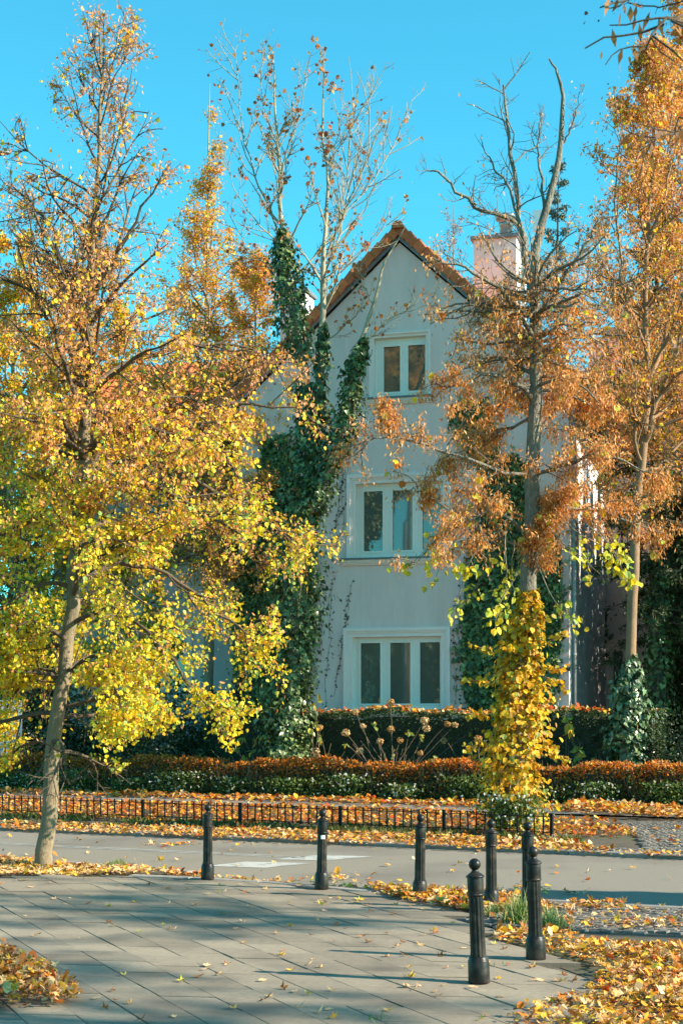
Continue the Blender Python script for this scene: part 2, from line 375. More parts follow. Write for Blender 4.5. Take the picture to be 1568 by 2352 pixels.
# kerb stones along the pavement edge and along the far side of the road
def kerb(name, pts, w, z0, z1, length=.98, step=1.0):
    base = thing('kerb_base', '', ''); bpy.data.objects.remove(base)
    root = None; pts = [np.array(p, float) for p in pts]; seg = []
    for a, b in zip(pts[:-1], pts[1:]):
        L = np.linalg.norm(b - a); n = max(1, round(L / step))
        for i in range(n): seg.append((a + (b - a) * i / n, a + (b - a) * (i + 1) / n))
    bed = Geo()
    for a, b in seg:
        t = nrm(b - a); n = np.array((-t[1], t[0])); q = [a - n * w * .4, b - n * w * .4, b + n * w * .4, a + n * w * .4]
        bed.prism([(*p, 0) for p in q], z0 - .02, z1 - .03)
    root = struct(name, bed.mesh(), 'bedding')
    for a, b in seg:
        t = nrm(b - a); n = np.array((-t[1], t[0])); e = .006
        g = Geo(); zz = z1 + random.uniform(-.004, .004)
        P = [a + t * e - n * w / 2, b - t * e - n * w / 2, b - t * e + n * w / 2, a + t * e + n * w / 2]
        Q = [a + t * (e + .012) - n * (w / 2 - .012), b - t * (e + .012) - n * (w / 2 - .012), b - t * (e + .012) + n * (w / 2 - .012), a + t * (e + .012) + n * (w / 2 - .012)]
        V = [(*p, z0) for p in P] + [(*p, zz - .012) for p in P] + [(*p, zz) for p in Q]
        g.add(V, [(0, 1, 5, 4), (1, 2, 6, 5), (2, 3, 7, 6), (3, 0, 4, 7), (4, 5, 9, 8), (5, 6, 10, 9), (6, 7, 11, 10), (7, 4, 8, 11), (8, 9, 10, 11)])
        obj('kerb_stone', g.mesh(), 'kerb', root)
    return root
near_k = [gnd(x, y)[:2] for x, y in [(300, 2010), (440, 2016), (600, 2025), (740, 2037), (860, 2049), (960, 2061), (1030, 2085)]]
kerb('pavement_kerb', near_k, .13, -.10, .006, step=.8)
kerb('road_kerb', [(-6.5, 20.68), (-4.6, 19.38), (-2.4, 17.83), (-1.7, 17.3)], .14, -.12, -.005)
kerb('corner_kerb', [(.5, 15.42), (1.93, 14.58), (3.15, 13.97), (6, 12.47)], .14, -.12, -.012)
fk = [(x, 21.62 + K * x) for x in np.arange(-9, 5.01, 1.0)]
kerb('far_kerb', fk, .14, -.12, .0)
kerb('path_kerb', [(x, 31.75 - .52 * x) for x in np.arange(-9, 7.01, 1.0)], .08, -.02, .07)

# verges of bare soil
nv = [(-40, 39.4), (-6.5, 20.5), (-4.6, 19.2), (-2.4, 17.7), (-1.55, 17.15), (-1.6, 16.75), (-2.3, 16.72), (-9, 16.72), (-40, 16.8)]
struct('tree_verge', plane(nv, -.02), 'earth')
struct('far_verge', plane([(-40, 42.8), (-40, 52.8), (40, 11.2), (40, .4), (0, 21.6)], -.03), 'earth')
struct('far_path', plane([(-40, 29.9 + .52 * 40), (40, 29.9 - .52 * 40), (40, 31.7 - .52 * 40), (-40, 31.7 + .52 * 40)], .0), 'path')
struct('garden_soil', plane([(-40, 31.8 + 20.8), (40, 31.8 - 20.8), (60, 60), (-60, 80)], .01), 'earth')
rv = [gnd(x, y)[:2] for x, y in pav_px[6:14]]
struct('corner_verge', plane([(x + 0, y) for x, y in rv] + [(12, 3), (12, 9), (6, 12.3), (1.9, 12.6)], -.03), 'earth')

# granite setts: the strip at the corner and the drive across the road
def sett_mesh(seed):
    rg = random.Random(seed); a, h = .049, .0; t = .042
    V = [(x * a, y * a, -.06) for x, y in ((-1, -1), (1, -1), (1, 1), (-1, 1))] + [(x * a, y * a, -.016) for x, y in ((-1, -1), (1, -1), (1, 1), (-1, 1))]
    V += [(x * t + rg.uniform(-.003, .003), y * t + rg.uniform(-.003, .003), rg.uniform(-.004, .004)) for x, y in ((-1, -1), (1, -1), (1, 1), (-1, 1))]
    return mesh_np('sett', V, [np.array([(0, 1, 5, 4), (1, 2, 6, 5), (2, 3, 7, 6), (3, 0, 4, 7), (4, 5, 9, 8), (5, 6, 10, 9), (6, 7, 11, 10), (7, 4, 8, 11), (8, 9, 10, 11)])])
setts = [sett_mesh(s) for s in range(4)]
sett_np = []
for me in setts:
    v = np.empty(len(me.vertices) * 3, np.float32); me.vertices.foreach_get('co', v); sett_np.append((v.reshape(-1, 3), np.array([p.vertices[:] for p in me.polygons])))
def sett_field(name, poly, rot, z, n_parts, key):
    root = struct(name, plane(poly, z - .022), 'bedding'); poly = np.array(poly)[:, :2]
    c, s = math.cos(rot), math.sin(rot); lo = poly.min(0) - 3; hi = poly.max(0) + 3; mid = (lo + hi) / 2; n = int(max(hi - lo) / .1 / 2) + 8; P = []
    for j in range(-n, n):
        for i in range(-n, n):
            x, y = i * .104 + (.052 if j % 2 else 0) + random.gauss(0, .004), j * .104 + random.gauss(0, .004)
            P.append((mid[0] + c * x - s * y, mid[1] + s * x + c * y))
    P = np.array(P); P = P[in_poly(P, poly)]; P = P[np.argsort([key(p) for p in P])]
    rest = Geo()
    for k, p in enumerate(P):
        m = random.randrange(4); dz = z + random.uniform(-.006, .005); a = rot + random.gauss(0, .05) + random.choice((0, math.pi / 2))
        if k < n_parts:
            o = obj('sett', setts[m], 'sett', root); o.location = (p[0], p[1], dz); o.rotation_euler = (random.gauss(0, .04), random.gauss(0, .04), a)
        else:
            v, f = sett_np[m]; ca, sa = math.cos(a), math.sin(a)
            rest.add(np.c_[v[:, 0] * ca - v[:, 1] * sa + p[0], v[:, 0] * sa + v[:, 1] * ca + p[1], v[:, 2] + dz], f)
    if rest.V: obj('further_setts', rest.mesh(), 'sett', root, kind='stuff')
    return root
corner = [(.62, 15.25), (1.93, 14.5), (3.15, 13.9), (5.6, 12.6), (5.3, 11.6), (2.6, 12.35), (1.45, 12.45), (1.05, 13.2), (.75, 14.1)]
sett_field('corner_setts', corner, -.49, -.012, 300, lambda p: abs(p[0] - 2.0) + abs(p[1] - 13.2))
drive = [(3.9, 19.45), (8.2, 17.2), (9.5, 24.0), (7.0, 26.0), (4.6, 25.6), (4.35, 22.5)]
sett_field('drive_setts', drive, -.49, .0, 300, lambda p: p[1] + (0 if abs(p[0]) / p[1] < .23 else 50))
strip = [(-9, 21.72 + 9 * .53), (3.9, 21.72 - 3.9 * .53), (4.0, 22.5 - 4.0 * .53), (-9, 22.35 + 9 * .53)]
sett_field('gutter_setts', strip, -.49, -.006, 0, lambda p: 0)

# ================================================================== LEAF LITTER
YEL, GOLD, TAN, BRN, ORG, RED, YG = (.70, .43, .05), (.64, .31, .03), (.66, .37, .14), (.28, .11, .035), (.60, .18, .02), (.50, .075, .015), (.40, .38, .06)
CREAM = (.74, .50, .26)
LIT = [YEL, GOLD, TAN, CREAM, ORG, BRN, RED]
def litter(name, label, poly, n, size, w, z=0.0, heap=None, big=True, seed=1, tilt=.4, clump=0.0):
    rg = np.random.default_rng(seed); p = scatter(poly, n, rg)
    if clump:
        c = scatter(poly, max(4, n // 60), rg); idx = rg.integers(0, len(c), n); q = c[idx] + rg.normal(0, clump, (n, 2)); m = in_poly(q, np.asarray(poly)) & (rg.random(n) < .75); p[m] = q[m]
    zz = z + (heap(p) * rg.random(n) ** .6 if heap is not None else 0) + rg.uniform(0, .025, n)
    g = lying(np.c_[p, np.broadcast_to(zz, n)], size * rg.uniform(.35, 1.3, n), pick(rg, n, LIT, w, .3), rg, MAPLES + SMALLS[:3] if big else SMALLS, tilt)
    o = obj(name, g.mesh(), 'dry', kind='stuff'); return tag(o, label, 'fallen leaves')
def ns(p, a, b): return .5 + .5 * np.sin(p[:, 0] * a + 1.3 * np.sin(p[:, 1] * b)) * np.cos(p[:, 1] * b * 1.3 + p[:, 0] * .7)

litter('leaf_litter', 'pale yellow fallen leaves carpeting the strip round the left tree', [(-8, 20.9), (-6.0, 20.0), (-4.4, 18.85), (-2.4, 17.5), (-1.75, 16.95), (-2.3, 16.75), (-8, 16.75)], 8000, .078, (3, 1.5, 4, 6, .8, .4, .05), -.015, lambda p: .05 * ns(p, 3, 2.5), seed=2, tilt=.3)
litter('leaf_litter', 'thin line of leaves drifted along the near kerb between the first bollards', [(-2.1, 17.45), (-.55, 16.3), (.5, 15.45), (.62, 15.2), (-.2, 15.7), (-1.9, 16.95)], 260, .07, (2, 2, 3, 2, 2, 2, .4), -.045, lambda p: .04 * ns(p, 5, 4), seed=3, clump=.12)
litter('leaf_litter', 'golden leaves heaped round the third and fourth bollards', [(.2, 15.5), (.75, 15.2), (1.7, 14.55), (1.95, 13.7), (1.3, 13.45), (.95, 13.75), (.55, 14.45)], 2000, .075, (2.5, 3, 3, 2, 2, .9, .3), .0, lambda p: .06 * ns(p, 4, 5), seed=4, clump=.18)
litter('leaf_litter', 'deep carpet of gold and cream leaves filling the lower right corner', [tuple(gnd(x, y)[:2]) for x, y in [(1145, 2130), (1260, 2128), (1330, 2160), (1600, 2168), (2300, 2190), (2300, 2700), (1130, 2700), (1150, 2420), (1160, 2352), (1230, 2300), (1370, 2262), (1390, 2225), (1250, 2188), (1130, 2165)]], 14500, .065, (2.4, 3, 3.5, 2.4, 1.6, 2.6, .3), -.03, lambda p: .085 * ns(p, 3.5, 3), seed=5, clump=.2, tilt=.5)
litter('leaf_litter', 'scattered dull leaves strewn over the granite setts', [(.8, 15.2), (2, 14.5), (5.5, 12.7), (5.3, 11.7), (2.6, 12.4), (1.4, 12.7)], 1100, .075, (1.5, 1.5, 3, 3, 1.5, 1.5, .2), -.008, seed=6, clump=.15)
litter('leaf_litter', 'leaves drifted thickly along the far gutter of the road', [(-11, 21.3 + 11 * .53), (4.3, 21.35 - 4.3 * .53), (8.2, 17.05), (8.2, 17.45), (3.6, 20.0), (3.2, 21.8), (-11, 22.35 + 11 * .53)], 9000, .08, (1.4, 2.2, 4, 3.2, 2.0, 2.4, .5), -.03, lambda p: .05 * ns(p, 2.2, 3), big=False, seed=7, clump=.3)
litter('leaf_litter', 'rusty orange leaves covering the bed behind the low iron fence', [(-11, 23.4 + 11 * .6), (2.9, 22.25), (4.4, 22.4), (4.5, 25.4), (1.0, 29.2), (-11, 29.4 + 11 * .56)], 13000, .09, (.9, 2.2, 1.4, .7, 3.2, 4, 1.8), -.03, lambda p: .10 * ns(p, 2.0, 2.2), big=False, seed=8)
litter('leaf_litter', 'brown and orange leaves lying at the foot of the low hedge', [(-11, 31.2 + 11 * .52), (7.5, 31.0 - 7.5 * .52), (7.5, 32.5 - 7.5 * .52), (-11, 32.5 + 11 * .52)], 4200, .12, (1.2, 2, 2, 1, 3, 2, .8), .0, lambda p: .09 * ns(p, 2.2, 3), big=False, seed=9)
litter('leaf_litter', 'leaf heap spilled over the path beside the drive entrance', [(4.0, 28.4), (5.2, 26.3), (7.5, 25.6), (7.5, 28.2), (4.6, 30.0)], 1800, .13, (1.5, 2.4, 3, 2, 3, 1.5, .5), .0, lambda p: .16 * ns(p, 2, 2), big=False, seed=10)
litter('leaf_litter', 'sparse leaves blown over the asphalt road', [(-9, 25.5), (-9, 22.3), (-2.4, 17.9), (.6, 15.6), (6, 12.7), (8, 17), (0, 21.3)], 420, .085, (2, 1.5, 3, 3, 1.5, .8, .1), -.058, seed=11, clump=.25)
litter('leaf_litter', 'sparse leaves on the far footpath behind the iron fence', [(-11, 30 + 11 * .52), (7.5, 30 - 7.5 * .52), (7.5, 31.6 - 7.5 * .52), (-11, 31.6 + 11 * .52)], 450, .11, (1.2, 2, 2.5, 2, 2.5, 1.5, .4), .0, big=False, seed=12)
litter('leaf_litter', 'few leaves on the cobbled drive', drive, 160, .11, (2, 2, 3, 3, 1.5, .8, .3), .0, big=False, seed=13)
pile = [tuple(gnd(x, y)[:2]) for x, y in [(-420, 2215), (20, 2212), (70, 2240), (165, 2272), (190, 2300), (120, 2318), (40, 2318), (-420, 2340)]]
litter('leaf_pile', 'raked pile of leaves in the lower left corner on the slabs', pile, 4200, .062, (.8, 2.4, 3.4, 3, 2.4, 2.2, .5), .0, lambda p: np.clip(.13 * np.minimum(1, (-1.45 - p[:, 0]) / .45), .02, .13), seed=14, tilt=.7)

# leaves lying singly on the slabs
rg = np.random.default_rng(21); lm = []; ln = ['pale cream', 'tan', 'pale cream', 'dark brown', 'yellow', 'pale cream', 'tan', 'dark brown', 'orange', 'yellow-green']
for k in range(10):
    tv, tf = MAPLES[k % 5]; c = pick(rg, 1, [[CREAM, TAN, CREAM, BRN, YEL, CREAM, TAN, BRN, ORG, (.48, .40, .08)][k]])[0]
    g = Geo(); g.add(tv * np.array((1, .8, .8)), tf, np.broadcast_to(c, (13, 3))); g.tube([(0, -.05, .02), (.03, -.3, .03), (.02, -.5, .08)], .012, 3, False, c * .8); lm.append(g.mesh('leaf'))
spots = scatter(pav, 1200, rg); keep = []
for p in spots:
    k = p[0] / p[1]
    if p[1] < 8.2 or abs(k) > .235: continue
    if rg.random() > (.30 + .9 * max(0, k + .12) / .3): continue
    keep.append(p)
for p in keep[:190]:
    li = int(rg.integers(0, 10)); o = obj('fallen_leaf', lm[li], 'dry'); s = rg.uniform(.04, .09)
    o.scale = (s, s, s * rg.uniform(.7, 1.5)); o.rotation_euler = (rg.normal(0, .12), rg.normal(0, .12), rg.uniform(0, 6.28)); o.location = (p[0], p[1], .008)
    tag(o, 'single ' + ln[li] + ' leaf lying loose on the grey paving slabs', 'leaf', 'single leaves scattered on the paving')

# ================================================================== BOLLARDS
bp_base = Geo().lathe([(.0, 0), (.070, 0), (.071, .01), (.069, .142), (.066, .150), (.063, .153), (.0635, .160), (.059, .168), (.055, .173), (0, .173)], 32).mesh('base', True)
bp_shaft = Geo().lathe([(.0535, .172), (.0505, .21), (.0490, .40), (.0475, .555), (.0475, .566)], 72, flutes=12, depth=.09).mesh('shaft', True)
bp_ring = Geo().lathe([(.047, .562), (.0545, .565), (.0565, .571), (.0545, .577), (.0515, .580)], 32).mesh('ring', True)
bp_head = Geo().lathe([(.0515, .578), (.0530, .60), (.0530, .675), (.051, .684)], 32).mesh('head', True)
bp_cap = Geo().lathe([(.050, .680), (.0590, .683), (.0610, .688), (.0600, .693), (.052, .698), (.046, .704), (.036, .710), (.028, .717), (.0225, .724), (.020, .731), (.0215, .737)], 32).mesh('cap', True)
bp_ball = Geo().lathe([(.039 * math.sin(a), .767 - .039 * math.cos(a)) for a in np.linspace(.45, math.pi - .001, 14)], 32).mesh('ball', True)
bp_stick = Geo()
for i in range(6):
    a0, a1 = R(-95 + i * 9), R(-95 + (i + 1) * 9); r = .0492
    bp_stick.add([(r * math.cos(a), r * math.sin(a), z) for a, z in ((a0, .508), (a1, .508), (a1, .545), (a0, .545))], [(0, 1, 2, 3)])
bp_stick = bp_stick.mesh('sticker')
em = Geo(); e_out = [(-.013, .655), (.013, .655), (.014, .632), (.007, .612), (0, .604), (-.007, .612), (-.014, .632)]
em.add([(x, -.0545 - .002, z) for x, z in e_out] + [(x * 1.2, -.0500, (z - .63) * 1.15 + .63) for x, z in e_out], [(i, (i + 1) % 7, 7 + (i + 1) % 7, 7 + i) for i in range(7)]); em.F.append(np.array([list(range(7))[::-1]]))
bp_em = em.mesh('emblem')
bol = [(477, 2020, .3, 'black iron bollard nearest the left tree, first of the kerb row'),
       (738, 2042, .8, 'black iron bollard with a small white sticker below its upper ring'),
       (963, 2063, .8, 'black iron bollard standing in leaves, third along the kerb from the left tree'),
       (1128, 2087, -.3, 'black iron bollard left of the grass tuft, at the corner of the pavement'),
       (1212, 2098, -.4, 'black iron bollard mostly hidden behind a nearer one beside the grass tuft'),
       (1230, 2204, -1.6, 'black iron bollard in front of the grass tuft, rightmost of all'),
       (1100, 2257, -2.3, 'tall leaning black iron bollard, nearest of all, standing on the slabs')]
for k, (px, py, lean, lab) in enumerate(bol):
    b = thing('bollard', lab, 'bollard', 'black iron bollards round the pavement corner')
    b.location = gnd(px, py); b.rotation_euler = (R(random.uniform(-.6, .6)), R(lean), random.uniform(-.3, .3)); b.scale = (1, 1, 1.0)
    for nm, me in (('base', bp_base), ('shaft', bp_shaft), ('ring', bp_ring), ('head', bp_head), ('cap', bp_cap), ('ball', bp_ball)): obj(nm, me, 'iron', b)
    if k == 1: obj('sticker', bp_stick, 'sticker', b, 'small white rectangular sticker')
    if k == 0: obj('emblem', bp_em, 'iron', b)

# grass tufts
def tuft(px, py, n, h, lab, seed, spread=.5, cols=((.10, .20, .05), (.20, .27, .07), (.34, .32, .12))):
    rg = np.random.default_rng(seed); b = gnd(px, py)
    S = np.c_[b[0] + rg.normal(0, .06, n), b[1] + rg.normal(0, .06, n), np.full(n, -.02)]
    D = nrm(np.c_[rg.normal(0, spread, (n, 2)), np.ones(n)]); L = h * rg.uniform(.5, 1.1, n)
    P = S[:, None] + D[:, None] * (L[:, None] * np.linspace(0, 1, 5))[..., None]
    P[:, :, 2] -= (np.linspace(0, 1, 5) ** 2)[None] * (L * rg.uniform(.05, .45, n))[:, None]
    side = nrm(np.cross(D, np.array((0, 0, 1.)))); w = .005 * np.array((1, 1, .8, .5, .08))
    V = np.stack([P - side[:, None] * w[None, :, None], P + side[:, None] * w[None, :, None]], 2).reshape(-1, 3)
    i = (np.arange(n) * 10)[:, None, None] + (np.arange(4) * 2)[None, :, None]
    Fq = np.concatenate([i, i + 1, i + 3, i + 2], -1).reshape(-1, 4)
    o = obj('grass_tuft', mesh_np('tuft', V, [Fq], np.repeat(pick(rg, n, cols), 10, 0)), 'leaf'); tag(o, lab, 'grass'); return o
tuft(1190, 2115, 170, .34, 'dark green upright grass tuft between the corner bollards', 31, .28)
tuft(1262, 2128, 260, .27, 'pale green drooping grass tuft right of the front bollard', 32, .6, ((.26, .34, .12), (.36, .40, .16), (.18, .28, .08)))
tuft(1140, 2100, 90, .2, 'small mixed grass tuft at the foot of the corner bollard', 33, .5)
tuft(870, 2338, 60, .07, 'tiny green weed tuft in a slab joint at the bottom', 34, .9, ((.12, .22, .05), (.2, .28, .08)))
tuft(1118, 2216, 40, .06, 'tiny weed growing left of the nearest bollard', 35, .8, ((.12, .22, .05), (.2, .28, .08)))
tuft(60, 1985, 120, .14, 'thin pale grass growing at the foot of the left tree', 36, .6)
tuft(270, 1985, 160, .13, 'thin grass among the leaves right of the left tree', 37, .8)
# grass and moss along the far edge of the bed
rg = np.random.default_rng(41); n = 9000; x = rg.uniform(-11, 3.4, n); y = 24.0 - .6 * x - rg.gamma(1.5, .18, n)
keepm = (np.sin(x * 2.1) + np.sin(x * 5.3 + 1) + rg.normal(0, .7, n)) > -.2; x, y = x[keepm], y[keepm]; n = len(x)
Vg, Fg, Cg = leaves(np.c_[x, y, np.full(n, -.03)], nrm(np.c_[rg.normal(0, .5, (n, 2)), np.ones(n)]), rg.uniform(.05, .13, n), pick(rg, n, [(.09, .12, .025), (.17, .18, .04), (.14, .10, .035)]), 'slim', rg)
o = obj('verge_grass', mesh_np('grass', Vg, [Fg], Cg), 'leaf', kind='stuff'); tag(o, 'short grass and moss along the front of the iron fence', 'grass')

# ================================================================== LOW IRON FENCE
fence = thing('iron_fence', 'low black iron fence with thin upright bars along the planted bed', 'fence')
FK = -.6
def fpt(x): return np.array((x, 22.15 + FK * (x - 3.05), 0.0))
posts = [3.05, 1.55, -.02, -1.66, -3.38, -5.1, -6.8, -8.5]
fd = nrm(np.array((1, FK, 0)))
post_m = Geo().box(-.022, .022, -.022, .022, -.05, .355).mesh('post')
bar_m = Geo().box(-.009, .009, -.009, .009, .045, .335).lathe([(.012, .333), (.015, .341), (.010, .35), (0, .354)], 6).mesh('bar')
rot = math.atan2(FK, 1)
for i, x in enumerate(posts):
    o = obj('post', post_m, 'fence', fence); o.location = fpt(x); o.rotation_euler = (R(random.gauss(0, .8)), R(random.gauss(0, .8)), rot)
    if i == len(posts) - 1: break
    a, b = fpt(posts[i + 1]), fpt(x)
    for z in (.075, .300): obj('rail', Geo().bar(a + (0, 0, z), b + (0, 0, z), .016, .012).mesh('rail'), 'fence', fence)
    for k in range(1, 13):
        o = obj('bar', bar_m, 'fence', fence); o.location = a + (b - a) * k / 13; o.rotation_euler = (R(random.gauss(0, 1)), R(random.gauss(0, 1)), rot)
settle(fence, fpt(-1.66))

# ================================================================== THE HOUSE
EU = np.array((.9654, -.2607, 0)); NB = np.array((.2607, .9654, 0)); HO = np.array((1.38, 36.2, 0))
def Hp(u, w, z): return HO + EU * u + NB * w + np.array((0, 0, z))
def fac(px, py, w=0.0):
    k = (px - CX) / F; x0, y0 = HO[0] + NB[0] * w, HO[1] + NB[1] * w
    u = (k * y0 - x0) / (EU[0] - k * EU[1]); y = y0 + EU[1] * u
    return u, EYE + (HY - py) / F * y
HM = (np.stack([EU, NB, (0, 0, 1)], 1), HO)          # house axes: u along the front, w backwards, z up
def hbox(g, u0, u1, w0, w1, z0, z1): return g.box(u0, u1, w0, w1, z0, z1, HM)
def clip(poly, a, b, c):
    """keep a*u + b*z <= c"""
    out = []
    for i in range(len(poly)):
        p, q = poly[i], poly[(i + 1) % len(poly)]; fp, fq = a * p[0] + b * p[1] - c, a * q[0] + b * q[1] - c
        if fp <= 0: out.append(p)
        if (fp < 0 < fq) or (fq < 0 < fp):
            t = fp / (fp - fq); out.append((p[0] + (q[0] - p[0]) * t, p[1] + (q[1] - p[1]) * t))
    return out
def wall_with_holes(g, u0, u1, z0, z1, w, holes, slope=None):
    us = sorted({u0, u1, *[h[i] for h in holes for i in (0, 1)], *( [0.0] if slope else [])}); zs = sorted({z0, z1, *[h[i] for h in holes for i in (2, 3)]})
    for a, b in zip(us[:-1], us[1:]):
        for c, d in zip(zs[:-1], zs[1:]):
            mu, mz = (a + b) / 2, (c + d) / 2
            if any(h[0] < mu < h[1] and h[2] < mz < h[3] for h in holes): continue
            poly = [(a, c), (b, c), (b, d), (a, d)]
            if slope:
                top, m = slope
                poly = clip(poly, m, 1, top) if poly else poly
                poly = clip(poly, -m, 1, top) if poly else poly
            if len(poly) < 3: continue
            n0 = g.n; g.add([Hp(u, w, z) for u, z in poly], np.arange(len(poly))[None])

house = thing('house', 'grey rendered gabled house with red tiled roof behind the hedges', 'house')
def wrect(l, t, r, b, w=0.0):
    u0, z1 = fac(l, t, w); u1, z0 = fac(r, b, w); return [u0, u1, z0, z1]
win_top = wrect(859, 778, 978, 908); win_mid = wrect(817.6, 1112, 1016, 1277); win_low = wrect(810, 1463.8, 1013, 1629)
APEX, SL = 13.05, .92
g = Geo(); wall_with_holes(g, -4.02, 4.0, 0, 13.1, 0, [win_top, win_mid, win_low], (APEX, SL))
zE = APEX - SL * 4.0
obj('side_wall', Geo().add([Hp(4.0, 0, 0), Hp(4.0, 9, 0), Hp(4.0, 9, zE), Hp(4.0, 0, zE)], [(0, 1, 2, 3)]).mesh(), 'plaster_wing', house)
g.add([Hp(-4.02, 0, 0), Hp(-4.02, 9, 0), Hp(-4.02, 9, zE), Hp(-4.02, 0, zE)], [(3, 2, 1, 0)])
g.add([Hp(-4.02, 9, 0), Hp(4.0, 9, 0), Hp(4.0, 9, zE), Hp(0, 9, APEX), Hp(-4.02, 9, zE)], [(4, 3, 2, 1, 0)])
obj('wall', g.mesh(), 'plaster', house)

def window(op, panes, zp, w=0.0, trim=.19, sill=None, mould=True):
    u0, u1, z0, z1 = op
    g = Geo(); wf = w + .10                                            # frame, set back in the reveal
    for a, b, c, d in ((u0, u0, z0, z1),): pass
    e = .002
    for quad in ([(u0, w, z0), (u0, w + .2, z0), (u0, w + .2, z1), (u0, w, z1)], [(u1, w, z0), (u1, w, z1), (u1, w + .2, z1), (u1, w + .2, z0)],
                 [(u0, w, z1), (u0, w + .2, z1), (u1, w + .2, z1), (u1, w, z1)], [(u0, w, z0), (u1, w, z0), (u1, w + .2, z0), (u0, w + .2, z0)]):
        g.add([Hp(*q) for q in quad], [(0, 1, 2, 3)])
    ed = [u0 + e] + [v for p in panes for v in p] + [u1 - e]
    for i in range(0, len(ed), 2):
        if ed[i + 1] - ed[i] > .01: hbox(g, ed[i], ed[i + 1], wf, wf + .07, z0 + e, z1 - e)
    za, zb = zp
    for a, b in panes:
        hbox(g, a, b, wf + .001, wf + .069, z0 + e, za); hbox(g, a, b, wf + .001, wf + .069, zb, z1 - e)
        for q in ((a - .035, a + .012, za - .035, zb + .035), (b - .012, b + .035, za - .035, zb + .035)): hbox(g, q[0], q[1], wf - .018, wf + .002, q[2], q[3])
        for q in ((a + .012, b - .012, za - .035, za + .012), (a + .012, b - .012, zb - .012, zb + .035)): hbox(g, q[0], q[1], wf - .018, wf + .002, q[2], q[3])
    win = obj('window', g.mesh(), 'frame', house)
    for a, b in panes: obj('pane', hbox(Geo(), a - .005, b + .005, wf + .03, wf + .045, za - .005, zb + .005).mesh(), 'glass', win)
    if trim:
        t = Geo()
        for k, (i, o_, pr) in enumerate(((0, trim * .42, .035), (trim * .42, trim * .62, .055), (trim * .62, trim, .080))):
            zb0 = z0 - .0
            hbox(t, u0 - o_, u0 - i, w - pr, w - .001, zb0, z1 + i); hbox(t, u1 + i, u1 + o_, w - pr, w - .001, zb0, z1 + i); hbox(t, u0 - o_, u1 + o_, w - pr, w - .001, z1 + i, z1 + o_)
        obj('trim', t.mesh(), 'trim', win)
    if sill:
        obj('sill', hbox(Geo(), sill[0], sill[1], w - .16, w + .10, z0 - .045, z0 - .003).mesh(), 'sill', win)
        m = Geo()
        for pr, a, b in ((.12, .045, .10), (.085, .10, .135), (.05, .135, .17)): hbox(m, sill[0] + .08, sill[1] - .08, w - pr, w - .001, z0 - b, z0 - a)
        obj('sill_moulding', m.mesh(), 'trim', win)
    return win
def pr(a, b, y): return fac(a, y)[0], fac(b, y)[0]
window(win_top, [pr(878, 917.5, 840), pr(934, 975, 840)], (fac(925, 898)[1], fac(925, 791)[1]), sill=(fac(834, 908)[0], fac(998, 908)[0]), trim=.11)
window(win_mid, [pr(832, 877.5, 1190), pr(898.5, 946, 1190), pr(967, 1011, 1190)], (fac(920, 1264)[1], fac(920, 1123.6)[1]), sill=(fac(779, 1278)[0], fac(1041, 1278)[0]), trim=.22)
window(win_low, [pr(825, 872, 1550), pr(892.6, 941, 1550), pr(961, 1009, 1550)], (fac(920, 1617)[1], fac(920, 1474.5)[1]), sill=(fac(772, 1630)[0], fac(1036, 1630)[0]), trim=.22)

# roof of the gabled block: two slopes that kick out at the eaves
def slope_slab(sgn):
    prof = [(0, 13.38), (3.9, 13.38 - SL * 3.9), (4.98, 13.38 - SL * 3.9 - .62)]; g = Geo(); th = .17
    for (ua, za), (ub, zb) in zip(prof[:-1], prof[1:]):
        V = [Hp(sgn * u, w, z - dz) for w in (-.13, 9.4) for u, z in ((ua, za), (ub, zb)) for dz in (0, th)]
        g.add(V, [(0, 2, 6, 4), (1, 5, 7, 3), (0, 1, 3, 2), (4, 6, 7, 5), (0, 4, 5, 1), (2, 3, 7, 6)])
    return prof, g
rt = Geo(); roofs = {}
vt = Geo()
vt.add([(-.16, -.03, -.13), (.16, -.03, -.15), (.16, -.03, .055), (-.16, -.03, .085), (-.16, .26, -.0), (.16, .26, -.03), (.16, .26, .055), (-.16, .26, .085), (-.16, .02, .115), (.16, .02, .085), (-.16, .14, .12), (.16, .14, .09)],
       [(0, 1, 2, 3), (3, 2, 9, 8), (8, 9, 11, 10), (10, 11, 6, 7), (7, 6, 5, 4), (4, 5, 1, 0)]); vt.F.append(np.array([[0, 3, 8, 10, 7, 4]])); vt.F.append(np.array([[1, 5, 6, 11, 9, 2]]))
vt = vt.mesh('verge_tile')
